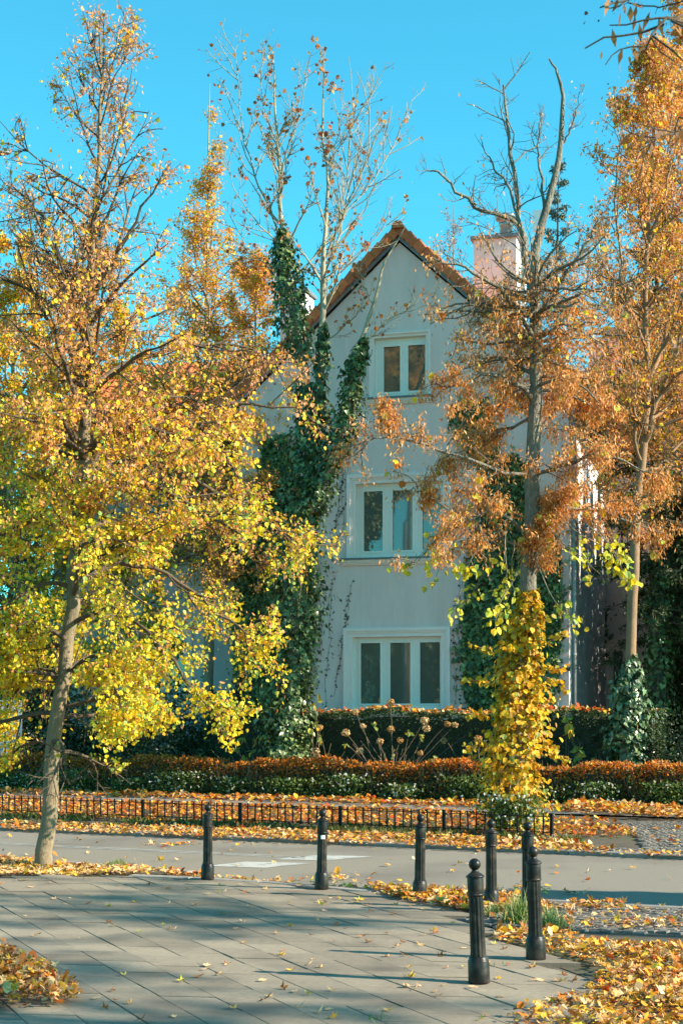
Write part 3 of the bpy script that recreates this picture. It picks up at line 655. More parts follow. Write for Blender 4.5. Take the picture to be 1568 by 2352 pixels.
for sgn in (1, -1):
    prof, g = slope_slab(sgn); roof = obj('roof', g.mesh(), 'tile', house); roofs[sgn] = roof
    for (ua, za), (ub, zb) in zip(prof[:-1], prof[1:]):
        L = math.hypot(ub - ua, zb - za); n = round(L / .29)
        for k in range(n):
            t = (k + .5) / n; u, z = ua + (ub - ua) * t, za + (zb - za) * t
            ax = nrm(EU * sgn * (ub - ua) + np.array((0, 0, zb - za))); up = nrm(np.cross(NB, ax)); up = up if up[2] > 0 else -up
            o = obj('verge_tile', vt, 'tile', roof); p = Hp(sgn * u, -.16, z)
            Mx = Matrix([(ax[0], NB[0], up[0], p[0]), (ax[1], NB[1], up[1], p[1]), (ax[2], NB[2], up[2], p[2]), (0, 0, 0, 1)]); o.matrix_local = Mx @ Matrix.Rotation(.05 if sgn > 0 else .05, 4, 'Y')
    s = Geo()                                                          # grey board under the verge
    for (ua, za), (ub, zb) in zip(prof[:-1], prof[1:]):
        V = [Hp(sgn * u, w, z - dz) for w in (-.10, -.05) for u, z in ((ua, za), (ub, zb)) for dz in (.171, .28)]
        s.add(V, [(0, 2, 6, 4), (1, 5, 7, 3), (0, 1, 3, 2), (4, 6, 7, 5), (0, 4, 5, 1), (2, 3, 7, 6)])
    obj('barge_board', s.mesh(), 'zinc', roof)
rgm = Geo(); a = np.linspace(-.2, math.pi + .2, 9)
rgm.add([(r * math.cos(t), y, r * math.sin(t)) for y, r in ((0, .15), (.36, .125)) for t in a], [(i, i + 1, 10 + i, 9 + i) for i in range(8)]); rgm.F.append(np.array([list(range(9))[::-1]]))
rgm = rgm.mesh('ridge_tile')
for k in range(26):
    o = obj('ridge_tile', rgm, 'tile', roofs[1]); p = Hp(0, -.25 + k * .34, 13.36); o.matrix_local = Matrix([(EU[0], NB[0], 0, p[0]), (EU[1], NB[1], 0, p[1]), (0, 0, 1, p[2]), (0, 0, 0, 1)])
o = obj('downpipe', Geo().tube([Hp(4.12, -.06, 0), Hp(4.12, -.06, 4.5), Hp(4.12, -.06, 9.2), Hp(4.7, -.1, 9.6)], .055, 12).mesh('downpipe', True), 'zinc', house)
gb = Geo()
for z in (1.2, 3.2, 5.2, 7.2): gb.tube([Hp(4.12, -.06, z), Hp(4.12, -.06, z + .05)], .066, 12)
obj('pipe_bracket', gb.mesh(), 'zinc', o)
obj('gutter', Geo().tube([Hp(4.98, -.25, 9.12), Hp(4.98, 9.3, 9.12)], .07, 8).mesh('gutter', True), 'zinc', house)

def chimney(u0, u1, w0, w1, z0, z1, label):
    c = obj('chimney', hbox(Geo(), u0, u1, w0, w1, z0, z1).mesh(), 'chimney', house, label)
    obj('chimney_slab', hbox(Geo(), u0 - .07, u1 + .07, w0 - .07, w1 + .07, z1 + .002, z1 + .09).mesh(), 'zinc', c); return c
ch = chimney(1.23, 2.33, 3.0, 4.7, 10.5, 13.92, 'broad pale rendered chimney with steel flue')
p = Hp(1.95, 3.7, 14.0)
obj('flue', Geo().lathe([(.0, 0), (.17, 0), (.17, .42), (.19, .44), (.19, .5), (0, .5)], 20, p).mesh('flue', True), 'steel', ch)
obj('flue_cowl', Geo().lathe([(.0, .72), (.27, .70), (.275, .66), (.26, .60), (.24, .60), (.1, .64), (0, .64)], 24, p + (0, 0, 0)).mesh('flue_cowl', True), 'steel', ch)
st = Geo()
for k in range(4): st.tube([p + (.16 * math.cos(k * 1.57), .16 * math.sin(k * 1.57), .48), p + (.2 * math.cos(k * 1.57), .2 * math.sin(k * 1.57), .66)], .012, 5)
obj('cowl_stay', st.mesh(), 'steel', ch)
chimney(-4.35, -3.62, 4.4, 5.2, 8.5, 13.35, 'narrow white chimney beside the ivy-clad tree')
an = obj('antenna_mast', Geo().tube([Hp(2.62, 4.9, 10), Hp(2.62, 4.9, 14.7)], .03, 8).mesh('mast', True), 'white', house)
obj('antenna_panel', hbox(Geo(), 2.50, 2.74, 4.78, 4.9, 14.6, 15.15).mesh(), 'white', an)

# left wing, set back, its roof facing the street
g = Geo(); hw = 2.6
LWH = [wrect(330, 1100, 420, 1240, hw), wrect(330, 1440, 430, 1590, hw)]
wall_with_holes(g, -10.2, -4.0, 0, 9.45, hw, LWH)
g.add([Hp(-10.2, hw, 0), Hp(-10.2, 9, 0), Hp(-10.2, 9, 9.4), Hp(-10.2, hw, 9.4)], [(3, 2, 1, 0)])
obj('wing_wall', g.mesh(), 'plaster_wing', house)
for op in LWH:
    m = (op[0] + op[1]) / 2; window(op, [(op[0] + .12, m - .07), (m + .07, op[1] - .12)], (op[2] + .12, op[3] - .12), w=hw, trim=.16, sill=(op[0] - .25, op[1] + .25))
wr = Geo(); zA, zB, wA, wB = 9.25, 12.0, hw - .45, hw + 3.4
V = [Hp(u, w, z - dz) for u in (-10.6, -3.9) for w, z in ((wA, zA), (wB, zB)) for dz in (0, .12)]
wr.add(V, [(0, 2, 6, 4), (1, 5, 7, 3), (0, 1, 3, 2), (4, 6, 7, 5), (0, 4, 5, 1), (2, 3, 7, 6)])
V = [Hp(u, w, z - dz) for u in (-10.6, -3.9) for w, z in ((wB, zB), (wB + 3.8, zA)) for dz in (0, .12)]
wr.add(V, [(0, 2, 6, 4), (1, 5, 7, 3), (0, 1, 3, 2), (4, 6, 7, 5), (0, 4, 5, 1), (2, 3, 7, 6)])
wroof = obj('wing_roof', wr.mesh(), 'tile', house)
# one pantile, then rows of it
pt = Geo(); xs = np.linspace(-.15, .15, 7); zs_ = .035 * np.cos(xs / .15 * math.pi * 1.0)
pt.add([(x, y, z + dz) for y, dz in ((0, .055), (.42, .012)) for x, z in zip(xs, zs_)] + [(x, 0, z + .02) for x, z in zip(xs, zs_)], [(i, i + 1, 8 + i, 7 + i) for i in range(6)] + [(14 + i, 15 + i, 1 + i, i) for i in range(6)])
pt = pt.mesh('pantile')
ax = nrm(NB * (wB - wA) + np.array((0, 0, zB - zA))); up = np.cross(EU, ax); LR = math.hypot(wB - wA, zB - zA)
for r in range(13):
    for c in range(22):
        o = obj('pantile', pt, 'tile', wroof); p = Hp(-10.5 + c * .3 + .1, wA, zA) + ax * (r * LR / 13 - .02)
        o.matrix_local = Matrix([(EU[0], ax[0], up[0], p[0]), (EU[1], ax[1], up[1], p[1]), (EU[2], ax[2], up[2], p[2]), (0, 0, 0, 1)])

# right wing, further back, behind the conifers
g = Geo(); rw = 9.02
RWH = [wrect(1398, 1485, 1470, 1640, rw), wrect(1424, 1190, 1470, 1290, rw), wrect(1500, 1190, 1545, 1290, rw), wrect(1368, 800, 1408, 885, rw), wrect(1425, 800, 1465, 885, rw), wrect(1482, 800, 1522, 885, rw), wrect(1538, 800, 1580, 885, rw)]
wall_with_holes(g, 4.02, 16, 0, 12.75, rw, RWH)
obj('wing_wall', g.mesh(), 'plaster_wing', house)
for op in RWH:
    m = (op[0] + op[1]) / 2; window(op, [(op[0] + .1, m - .06), (m + .06, op[1] - .1)], (op[2] + .12, op[3] - .12), w=rw, trim=.2)
V = [Hp(u, w, z - dz) for u in (3.9, 16.4) for w, z in ((rw - .4, 12.77), (rw + 4, 13.2)) for dz in (-.14, 0)]
obj('wing_roof', Geo().add(V, [(0, 2, 6, 4), (1, 5, 7, 3), (0, 1, 3, 2), (4, 6, 7, 5), (0, 4, 5, 1), (2, 3, 7, 6)]).mesh(), 'zinc', house)
settle(house, Hp(0, 0, 0))
# window and roof children sit under parts that are themselves at the origin, so only the first level needs the offset

# ================================================================== GATE AND PALE BOARDS ON THE LEFT
gate = thing('garden_gate', 'black metal railing gate beside the ivy on the left of the house', 'gate')
ga, gb_ = at(488, 1640, 37.2), at(552, 1640, 36.6); ga[2] = gb_[2] = 0
for z in (.25, 1.1, 2.35): obj('gate_rail', Geo().bar(ga + (0, 0, z), gb_ + (0, 0, z), .04, .04).mesh(), 'fence', gate)
for k in range(9):
    q = ga + (gb_ - ga) * k / 8; w = .07 if k in (0, 8) else .022
    obj('gate_post' if k in (0, 8) else 'gate_bar', Geo().bar(q + (0, 0, 0 if k in (0, 8) else .2), q + (0, 0, 2.55 if k in (0, 8) else 2.45), w).mesh(), 'fence', gate)
settle(gate, ga)
bf = thing('board_fence', 'pale blue-grey upright board fence at the left edge', 'fence')
for k in range(9):
    q = at(-62 + k * 13.5, 1718, 37.5); q[2] = 0
    obj('board', Geo().bar(q + (0, 0, .05), q + (0, 0, 2.2), .105, .03, up=(0, 1, 0)).mesh(), 'board', bf)
for z in (.5, 1.8):
    a, b = at(-62, 1718, 37.56), at(48, 1718, 37.56); a[2] = b[2] = z
    obj('rail', Geo().bar(a, b, .03, .08).mesh(), 'board', bf)
settle(bf, at(-10, 1718, 37.5) * (1, 1, 0))

# street lamp whose head reaches into the picture on the left
lamp = thing('street_lamp', 'grey street lamp with a flat head reaching in at the left edge', 'street lamp')
lp = np.array((-6.9, 20.4, 0.0)); lz = EYE + (HY - 351) / F * 20
obj('pole', Geo().tube([lp, lp + (0, 0, 4), lp + (0, 0, lz - .4)], [.085, .07, .055], 12).mesh('pole', True), 'zinc', lamp)
obj('arm', Geo().tube([lp + (0, 0, lz - .4), lp + (.25, -.02, lz - .1), lp + (1.2, -.2, lz + .0), lp + (2.15, -.4, lz - .02)], .022, 8).mesh('arm', True), 'zinc', lamp)
hd = Geo(); hd.lathe([(0, -.04), (.07, -.035), (.085, 0), (.07, .03), (0, .04)], 14); me = hd.mesh('head', True)
o = obj('lamp_head', me, 'zinc', lamp); o.location = lp + (2.3, -.4, lz); o.scale = (3.4, 1.1, .5)
settle(lamp, lp)
o.matrix_parent_inverse = Matrix.Translation(-Vector(lp))

# ================================================================== HEDGES
HD = nrm(np.array((1, -.52, 0))); HN = nrm(np.array((.52, 1, 0)))
def hedge_points(rg, n, x0, x1, y0, th, h, shell=.09, top=.5, front=.42, zmin=.02):
    L = (x1 - x0) * math.hypot(1, .52); o = np.array((x0, y0 - .52 * x0, 0))
    s = rg.uniform(0, L, n); c = rg.random(n); t = np.empty(n); z = np.empty(n); nr = np.zeros((n, 3))
    a = c < top; b = (c >= top) & (c < top + front); e = ~(a | b)
    t[a] = rg.uniform(0, th, a.sum()); z[a] = h - rg.exponential(shell * .5, a.sum()); nr[a] = (0, 0, 1)
    t[b] = rg.exponential(shell * .5, b.sum()); z[b] = rg.uniform(zmin, h, b.sum()); nr[b] = -HN
    k = e.sum(); s[e] = np.where(rg.random(k) < .5, rg.exponential(.04, k), L - rg.exponential(.04, k)); t[e] = rg.uniform(0, th, k); z[e] = rg.uniform(zmin, h, k); nr[e] = np.where((s[e] < L / 2)[:, None], -HD, HD)
    wob = .05 * np.sin(s * 1.7) + .035 * np.sin(s * 4.1 + 1) + .03 * np.sin(s * 9.3)
    z = z + wob * (z / h) + rg.normal(0, .012, n); t = t + .05 * np.sin(s * 2.3 + z * 4)
    return o + HD * s[:, None] + HN * t[:, None] + np.array((0, 0, 1)) * z[:, None], nr, z
def hedge(name, label, x0, x1, y0, th, h, n, size, colfn, shape, seed, mat='leaf', stems=0, core=True, top=.4, front=.5):
    rg = np.random.default_rng(seed); r = thing(name, label, 'hedge')
    P, nr, z = hedge_points(rg, n, x0, x1, y0, th, h, top=top, front=front)
    tip = nrm(nr * .5 + rg.normal(0, .7, P.shape)); V, Fq, C = leaves(P, tip, size * rg.uniform(.6, 1.3, n), colfn(rg, P, z, nr), shape, rg)
    obj('foliage', mesh_np('foliage', V, [Fq], C), mat, r, kind='stuff')
    o = np.array((x0, y0 - .52 * x0, 0)); L = (x1 - x0) * math.hypot(1, .52)
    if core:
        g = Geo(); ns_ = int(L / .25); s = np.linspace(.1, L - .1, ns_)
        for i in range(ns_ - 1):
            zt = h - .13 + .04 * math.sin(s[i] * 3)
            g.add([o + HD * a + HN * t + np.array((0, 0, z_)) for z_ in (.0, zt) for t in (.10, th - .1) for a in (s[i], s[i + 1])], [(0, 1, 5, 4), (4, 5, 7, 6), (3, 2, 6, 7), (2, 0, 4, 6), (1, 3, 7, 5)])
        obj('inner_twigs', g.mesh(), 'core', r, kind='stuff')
    if stems:
        s = rg.uniform(0, L, stems); S = o + HD * s[:, None] + HN * rg.uniform(.02, th * .6, stems)[:, None]
        D = nrm(np.c_[rg.normal(0, .28, (stems, 2)), np.ones(stems)]); Ls = h * rg.uniform(.6, 1.12, stems)
        Pt = S[:, None] + D[:, None] * (Ls[:, None] * np.linspace(0, 1, 4))[..., None] + rg.normal(0, .02, (stems, 4, 3)) * np.linspace(0, 1, 4)[None, :, None]
        V, Fq = tubes(Pt, np.broadcast_to(np.linspace(.008, .003, 4), (stems, 4)), 3); obj('stems', mesh_np('stems', V, [Fq]), 'twig', r, kind='stuff')
    return settle(r, o + HD * L / 2)
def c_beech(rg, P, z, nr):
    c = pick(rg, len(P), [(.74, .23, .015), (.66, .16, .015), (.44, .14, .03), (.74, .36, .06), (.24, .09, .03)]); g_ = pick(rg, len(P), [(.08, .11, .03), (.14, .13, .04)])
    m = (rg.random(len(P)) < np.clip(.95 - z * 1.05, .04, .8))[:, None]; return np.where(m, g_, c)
def c_yew(rg, P, z, nr): return pick(rg, len(P), [(.035, .065, .02), (.055, .095, .025), (.09, .13, .035), (.025, .045, .018)])
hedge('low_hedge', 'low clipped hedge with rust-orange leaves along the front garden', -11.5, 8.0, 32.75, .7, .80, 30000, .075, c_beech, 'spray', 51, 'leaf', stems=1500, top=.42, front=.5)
tall = hedge('tall_hedge', 'tall dark green clipped hedge in front of the ground-floor window', -3.25, 6.45, 34.75, .8, 1.88, 26000, .058, c_yew, 'spray', 52, 'needle', top=.3, front=.55)
hedge('dark_hedge', 'lower dark green hedge behind the left tree trunk', -8.3, -5.05, 34.75, .8, 1.45, 9000, .058, c_yew, 'spray', 53, 'needle', top=.3, front=.55)
# loose leaves on top of the tall hedge
rg = np.random.default_rng(54); P, nr, z = hedge_points(rg, 900, -3.2, 6.4, 34.75, .8, 1.92, shell=.01, top=1.0, front=0); P[:, 2] += .0
gl = lying(P, .13 * rg.uniform(.6, 1.2, 900), pick(rg, 900, [ORG, TAN, GOLD, RED, CREAM]), rg, SMALLS, .5)
o = obj('leaf_litter', gl.mesh(), 'dry', kind='stuff'); tag(o, 'orange leaves lying along the top of the tall green hedge', 'fallen leaves')

# white-flowering low shrubs in a row at the foot of the low hedge
fl_rng = np.random.default_rng(61)
shrub_labels = ['first', 'second', 'third', 'fourth', 'fifth', 'sixth', 'seventh', 'eighth', 'ninth', 'tenth', 'eleventh', 'twelfth', 'thirteenth']
def flower_shrub(c, wdt, h, n, nf, label, seed):
    rg = np.random.default_rng(seed); r = thing('flowering_shrub', label, 'shrub', 'white-flowering shrubs along the low hedge')
    P = np.c_[rg.normal(0, wdt * .5, n), rg.normal(0, .13, n), rg.random(n) ** .8 * h]; P = HD * P[:, :1] + HN * P[:, 1:2] + np.array((0, 0, 1)) * P[:, 2:] + c
    V, Fq, C = leaves(P, nrm(rg.normal(0, 1, (n, 3)) + (0, 0, .3)), rg.uniform(.035, .075, n), pick(rg, n, [(.07, .12, .03), (.12, .19, .04), (.20, .25, .06), (.05, .08, .025)]), 'oval', rg)
    obj('foliage', mesh_np('foliage', V, [Fq], C), 'leaf', r, kind='stuff')
    P = np.c_[rg.normal(0, wdt * .5, nf), rg.normal(-.16, .07, nf), rg.uniform(.12, h * 1.08, nf)]; P = HD * P[:, :1] + HN * P[:, 1:2] + np.array((0, 0, 1)) * P[:, 2:] + c
    rep = np.repeat(P, 5, 0); tip = nrm(rg.normal(0, .8, (len(rep), 3)) + np.array((-.3, -.8, .4)))
    V, Fq, C = leaves(rep, tip, rg.uniform(.022, .042, len(rep)), pick(rg, len(rep), [(.74, .74, .70), (.66, .68, .66), (.72, .66, .5)], var=.08), 'lime', rg)
    obj('blossom', mesh_np('blossom', V, [Fq], C), 'petal', r, kind='stuff'); return settle(r, c)
for k in range(13):
    x = -8.6 + k * 1.24; c = np.array((x, 32.55 - .52 * x, 0.0))
    flower_shrub(c, .62 + .2 * math.sin(k * 2.1), .46 + .1 * math.sin(k * 3.7), 1000, int(24 + 20 * math.sin(k * 1.9)), shrub_labels[k] + ' low white-flowering shrub from the left along the hedge foot', 600 + k)
flower_shrub(np.array((2.55, 23.0, 0)), .5, .55, 1500, 60, 'dark white-flowering shrub behind the iron fence at the foot of the vine-clad tree', 640)

# dried hydrangeas in front of the tall hedge
def hydrangea(base_px, d, heads, leaf_px, label, seed, nst=18):
    rg = np.random.default_rng(seed); r = thing('hydrangea', label, 'plant'); b = at(base_px, 1760, d); b[2] = 0
    stem = Geo()
    def st(tip):
        mid = (b + tip) / 2 + np.array((rg.normal(0, .08), rg.normal(0, .05), .12)); t = np.linspace(0, 1, 6)[:, None]; bb = b + (rg.normal(0, .28), rg.normal(0, .08), 0)
        stem.tube((1 - t) ** 2 * bb + 2 * t * (1 - t) * mid + t * t * tip, np.linspace(.006, .003, 6), 4, False)
    for k, (px, py) in enumerate(heads):
        p = at(px, py, d + rg.uniform(-.25, .15)); st(p)
        n = 90; D = nrm(rg.normal(size=(n, 3))); s = rg.uniform(.07, .105)
        V, Fq, C = leaves(p + D * s * rg.uniform(.55, 1, (n, 1)) * (1, 1, .85), nrm(np.cross(D, rg.normal(size=(n, 3)))), rg.uniform(.03, .05, n), pick(rg, n, [(.55, .33, .14), (.62, .44, .22), (.40, .20, .07), (.66, .52, .30)] if k % 3 else [(.42, .22, .07), (.5, .29, .1)], var=.15), 'lime', rg, nup=D)
        obj('flower_head', mesh_np('flower_head', V, [Fq], C), 'petal', r)
    for k in range(nst): st(b + np.array((rg.normal(0, .45), rg.normal(0, .15), rg.uniform(.45, 1.3))))
    P = []; S = []
    for px, py, s in leaf_px:
        n = 4; p = at(px, py, d + rg.uniform(-.2, .1)); st(p); P.append(p + rg.normal(0, .03, (n, 3))); S += [s] * n
    if P:
        P = np.concatenate(P); n = len(P); V, Fq, C = leaves(P, nrm(rg.normal(0, .7, (n, 3)) + (0, -.2, -.7)), np.array(S) * rg.uniform(.7, 1.1, n), pick(rg, n, [(.62, .46, .05), (.55, .36, .04), (.30, .36, .08), (.18, .28, .07)]), 'oval', rg)
        for q in range(n): obj('leaf', mesh_np('leaf', V[q * 6:q * 6 + 6], [Fq[:2]], C[q * 6:q * 6 + 6]), 'leaf', r)
    obj('stems', stem.mesh('stems'), 'twig', r); return settle(r, b)
hydrangea(900, 33.35, [(897, 1613), (833, 1668), (794, 1683), (897, 1675), (974, 1655), (979, 1673), (1027, 1663), (1044, 1665), (872, 1703), (919, 1700), (1019, 1702), (827, 1725), (964, 1730), (817, 1635)],
          [(862, 1670, .16), (940, 1678, .18), (972, 1690, .15), (1082, 1678, .16), (800, 1712, .14), (990, 1742, .14), (905, 1735, .14)], 'dried hydrangea with many tan flower heads in front of the tall hedge', 71, 30)
hydrangea(745, 34.0, [(734, 1671), (725, 1727)], [(715, 1672, .18), (730, 1668, .17), (738, 1695, .16), (722, 1612, .17)], 'small hydrangea with two brown heads right of the ivy column', 72, 8)
hydrangea(585, 34.6, [], [(560, 1695, .18), (585, 1700, .16), (596, 1688, .16), (610, 1700, .15), (618, 1716, .15), (548, 1720, .18), (575, 1725, .16), (560, 1738, .18)], 'leafy brown and yellow bush left of the ivy column', 73, 26)
hydrangea(1320, 31.35, [], [(1303, 1660, .26), (1308, 1675, .24), (1328, 1716, .24), (1326, 1732, .24), (1300, 1648, .18), (1362, 1738, .17), (1388, 1702, .2), (1395, 1725, .15), (1268, 1720, .16), (1290, 1745, .14)], 'yellow-leaved hydrangea right of the vine-clad trunk', 74, 14)
hydrangea(1095, 32.5, [(1096, 1698)], [(1082, 1720, .15), (1090, 1735, .15), (1100, 1745, .15)], 'thin hydrangea with one head left of the vine-clad trunk', 75, 8)

# ================================================================== TREES
def spline(pts, n):
    """smooth curve through pts, n samples"""
    P = np.asarray(pts, float); m = len(P)
    if m == 2: t = np.linspace(0, 1, n)[:, None]; return P[0] + (P[1] - P[0]) * t
    Q = np.concatenate([[2 * P[0] - P[1]], P, [2 * P[-1] - P[-2]]]); out = []
    for t in np.linspace(0, m - 1 - 1e-6, n):
        i = int(t); f = t - i; a, b, c, d = Q[i:i + 4]
        out.append(.5 * (2 * b + (c - a) * f + (2 * a - 5 * b + 4 * c - d) * f * f + (3 * b - a - 3 * c + d) * f ** 3))
    return np.array(out)
def grow(S, D, L, K, up, noise, rg):
    N = len(S); P = np.empty((N, K, 3)); P[:, 0] = S; d = nrm(D); st = (np.asarray(L) / (K - 1))[:, None]; up = np.broadcast_to(up, (N,))
    for k in range(1, K):
        d = d + rg.normal(0, noise, (N, 3)); d[:, 2] += up / (K - 1); d = nrm(d); P[:, k] = P[:, k - 1] + d * st
    return P
def along(P, par, t):
    K = P.shape[1]; x = np.clip(t, 0, .999) * (K - 1); i = x.astype(int); f = (x - i)[:, None]
    a, b = P[par, i], P[par, i + 1]; return a + (b - a) * f, nrm(b - a)
def spawn(P, counts, t0, t1, a0, a1, rg, flat=0.0):
    N = len(P); par = np.repeat(np.arange(N), counts); n = len(par); t = rg.uniform(t0, t1, n)
    pos, T = along(P, par, t); q = rg.normal(size=(n, 3)); q[:, 2] *= (1 - flat); q = nrm(q - (q * T).sum(1, keepdims=True) * T); a = np.radians(rg.uniform(a0, a1, n))[:, None]
    return pos, nrm(T * np.cos(a) + q * np.sin(a)), t, par

class Tree:
    def __init__(s, seed): s.rg = np.random.default_rng(seed); s.trunk = Geo(); s.wood = Geo(); s.stems = []; s.lv = {}
    def stem(s, pts, r, n=22, sides=10, limb=False, wob=.012):
        P = spline(pts, n); P[1:-1] += s.rg.normal(0, wob, (n - 2, 3)); rr = np.interp(np.linspace(0, 1, n), np.linspace(0, 1, len(r)), r)
        (s.wood if limb else s.trunk).tube(P, rr, sides, False); s.stems.append((P, rr)); return P, rr
    def limbs(s, k, n, t0, t1, lenf, elevf, up, noise=.10, rf=.55, K=9, az=None, azj=.4):
        """n limbs from stem k, az in golden-angle order; lenf and elevf are functions of t"""
        P, rr = s.stems[k]; rg = s.rg; t = np.sort(rg.uniform(t0, t1, n)) if n > 1 else np.array([t0])
        pos, T = along(P[None], np.zeros(n, int), t); a = (np.arange(n) * 2.39996 + rg.normal(0, azj, n)) if az is None else az(n, rg)
        el = np.radians(elevf(t) + rg.normal(0, 6, n)); D = np.c_[np.cos(a) * np.cos(el), np.sin(a) * np.cos(el), np.sin(el)]
        L = lenf(t) * rg.uniform(.8, 1.15, n); Q = grow(pos, D, L, K, up(t) if callable(up) else up, noise, rg)
        r0 = np.minimum(np.interp(t, np.linspace(0, 1, len(rr)), rr) * rf, .016 * L + .005)
        V, Fq = tubes(Q, r0[:, None] * np.linspace(1, .22, K)[None] ** 1.0, 6); s.wood.add(V, Fq); return Q, r0, L
    def sub(s, Q, counts, lenr, L, a=(30, 65), t=(.12, 1.0), up=0.15, noise=.15, K=5, r=(.010, .004), sides=4, flat=.2, taper_t=.5):
        pos, D, tt, par = spawn(Q, counts, t[0], t[1], a[0], a[1], s.rg, flat); l = np.asarray(L)[par] * lenr * (1 - taper_t * tt) * s.rg.uniform(.55, 1.2, len(par))
        P = grow(pos, D, l, K, up, noise, s.rg); rad = np.clip(r[0] * (l / max(l.mean(), 1e-6)), r[1] * .8, r[0] * 1.6)
        V, Fq = tubes(P, rad[:, None] * np.linspace(1, r[1] / r[0], K)[None], sides); s.wood.add(V, Fq); return P, l
    def leaf(s, P, per, size, colfn, shape='lime', hang=.7, t=(.1, 1.0), off=.02, cull=None, mat='leaf', horiz=1.0):
        rg = s.rg; n = len(P) * per; par = np.repeat(np.arange(len(P)), per); pos, T = along(P, par, rg.uniform(t[0], t[1], n)); pos = pos + rg.normal(0, off, (n, 3))
        if cull is not None: m = rg.random(n) < cull(pos); pos, T = pos[m], T[m]; n = len(pos)
        tip = nrm(rg.normal(0, .55, (n, 3)) + T * .35 + np.array((0, 0, -hang))); V, Fq, C = leaves(pos, tip, size * rg.uniform(.42, 1.35, n), colfn(rg, pos), shape, rg)
        s.lv.setdefault(mat, Geo()).add(V, Fq, C)
    def build(s, name, label, bark, base, twig=None, cat='tree', group=None):
        r = thing(name, label, cat, group)
        obj('trunk', s.trunk.mesh('trunk', True), bark, r)
        if s.wood.V: obj('branches', s.wood.mesh('branches', True), twig or bark, r)
        for k, (m, g) in enumerate(s.lv.items()): obj('crown', g.mesh('crown'), m, r, kind='stuff')
        s.root = r; return settle(r, base)

A_YEL, A_YG, A_GRN, A_ORG, A_TAN, A_BRN = (.82, .57, .025), (.58, .57, .06), (.27, .38, .08), (.74, .33, .04), (.72, .33, .14), (.46, .19, .06)
def mixcol(z0, z1, low, high, pal):
    def f(rg, P):
        n = len(P); k = np.clip((P[:, 2] - z0) / (z1 - z0) + .22 * np.sin(P[:, 0] * 1.9 + P[:, 2] * 1.3) + .12 * np.sin(P[:, 1] * 3.1 - P[:, 2] * 2), 0, 1)
        a = pick(rg, n, pal, low); b = pick(rg, n, pal, high); return np.where((rg.random(n) < k)[:, None], b, a)
    return f
PALA = [A_YEL, A_YG, A_GRN, A_ORG, A_TAN, A_BRN]

# ---- the lime on the left, near the kerb
dA = 17.76
def a_(px, py, dd=0): return at(px, py, dA + dd)
T = Tree(101)
base = gnd(100, 1990); base[2] = -.02
T.stem([base, a_(112, 1860), a_(135, 1640), a_(165, 1400), a_(185, 1150), a_(200, 960), a_(204, 800), a_(212, 600), a_(226, 400), a_(232, 200), a_(234, 20)], [.102, .092, .086, .080, .074, .066, .054, .040, .027, .015, .005], 34, 14)
T.trunk.tube([base + (0, 0, -.02), base + (0, 0, .05), base + (.01, 0, .16)], [.120, .110, .100], 14, False)
lim = []
for pts, r in (([(200, 1039), (240, 1014, -.1), (300, 981, -.3), (360, 986, -.5), (430, 1012, -.6), (520, 1040, -.7)], .045), ([(205, 960), (260, 984, .2), (360, 934, .4), (475, 929, .6), (600, 930, .7), (700, 935, .8)], .042),
               ([(195, 1010), (158, 999, -.2), (130, 974, -.3), (75, 972, -.4), (0, 974, -.5), (-90, 1000, -.6)], .040), ([(207, 740), (160, 645, .2), (120, 520, .3), (75, 470, .3), (20, 420, .3)], .034),
               ([(208, 700), (260, 595, -.2), (310, 520, -.3), (385, 380, -.4)], .032), ([(190, 1180), (275, 1110, -.5), (380, 1130, -.9), (470, 1180, -1.1), (560, 1230, -1.2)], .038),
               ([(188, 1230), (120, 1190, -.5), (40, 1210, -.8), (-60, 1260, -1.)], .036), ([(178, 1330), (280, 1290, .4), (400, 1330, .6), (520, 1420, .7), (600, 1480, .8)], .034),
               ([(170, 1430), (260, 1400, -.4), (360, 1470, -.7), (440, 1580, -.8), (500, 1640, -.9)], .030), ([(160, 1470), (80, 1430, -.3), (0, 1470, -.5), (-90, 1560, -.6)], .030),
               ([(150, 1540), (230, 1510, -.5), (270, 1580, -.9), (285, 1660, -1.0)], .024), ([(150, 1560), (90, 1540, .3), (30, 1600, .5), (-10, 1680, .6)], .024),
               ([(200, 900), (300, 830, .5), (420, 800, .8), (540, 790, 1.0), (640, 830, 1.1)], .036), ([(196, 1080), (330, 1060, .6), (480, 1120, 1.0), (600, 1190, 1.2), (690, 1260, 1.3)], .036)):
    T.stem([a_(*p) for p in pts], [r, r * .7, r * .2], 14, 7, True, .02); lim.append(T.stems[-1][0])
LQ = np.array([spline(p, 9) for p in lim]); LL = np.linalg.norm(np.diff(LQ, axis=1), axis=2).sum(1)
def lenA(t): z = t; return np.interp(t, [.14, .22, .35, .45, .55, .65, .75, .87, .96, 1], [1.35, 1.65, 1.8, 1.8, 1.7, 1.55, 1.35, .95, .55, .25])
Q1, r1, L1 = T.limbs(0, 74, .15, .985, lenA, lambda t: np.interp(t, [.1, .35, .6, 1], [8, 22, 42, 62]), lambda t: np.interp(t, [.1, .3, .55, 1], [-.9, -.5, .25, .5]), .13)
cA = mixcol(3.2, 6.6, (7, 2.6, 1.2, .9, .3, .3), (2.6, .15, .03, 3.0, 2.8, .9), PALA)
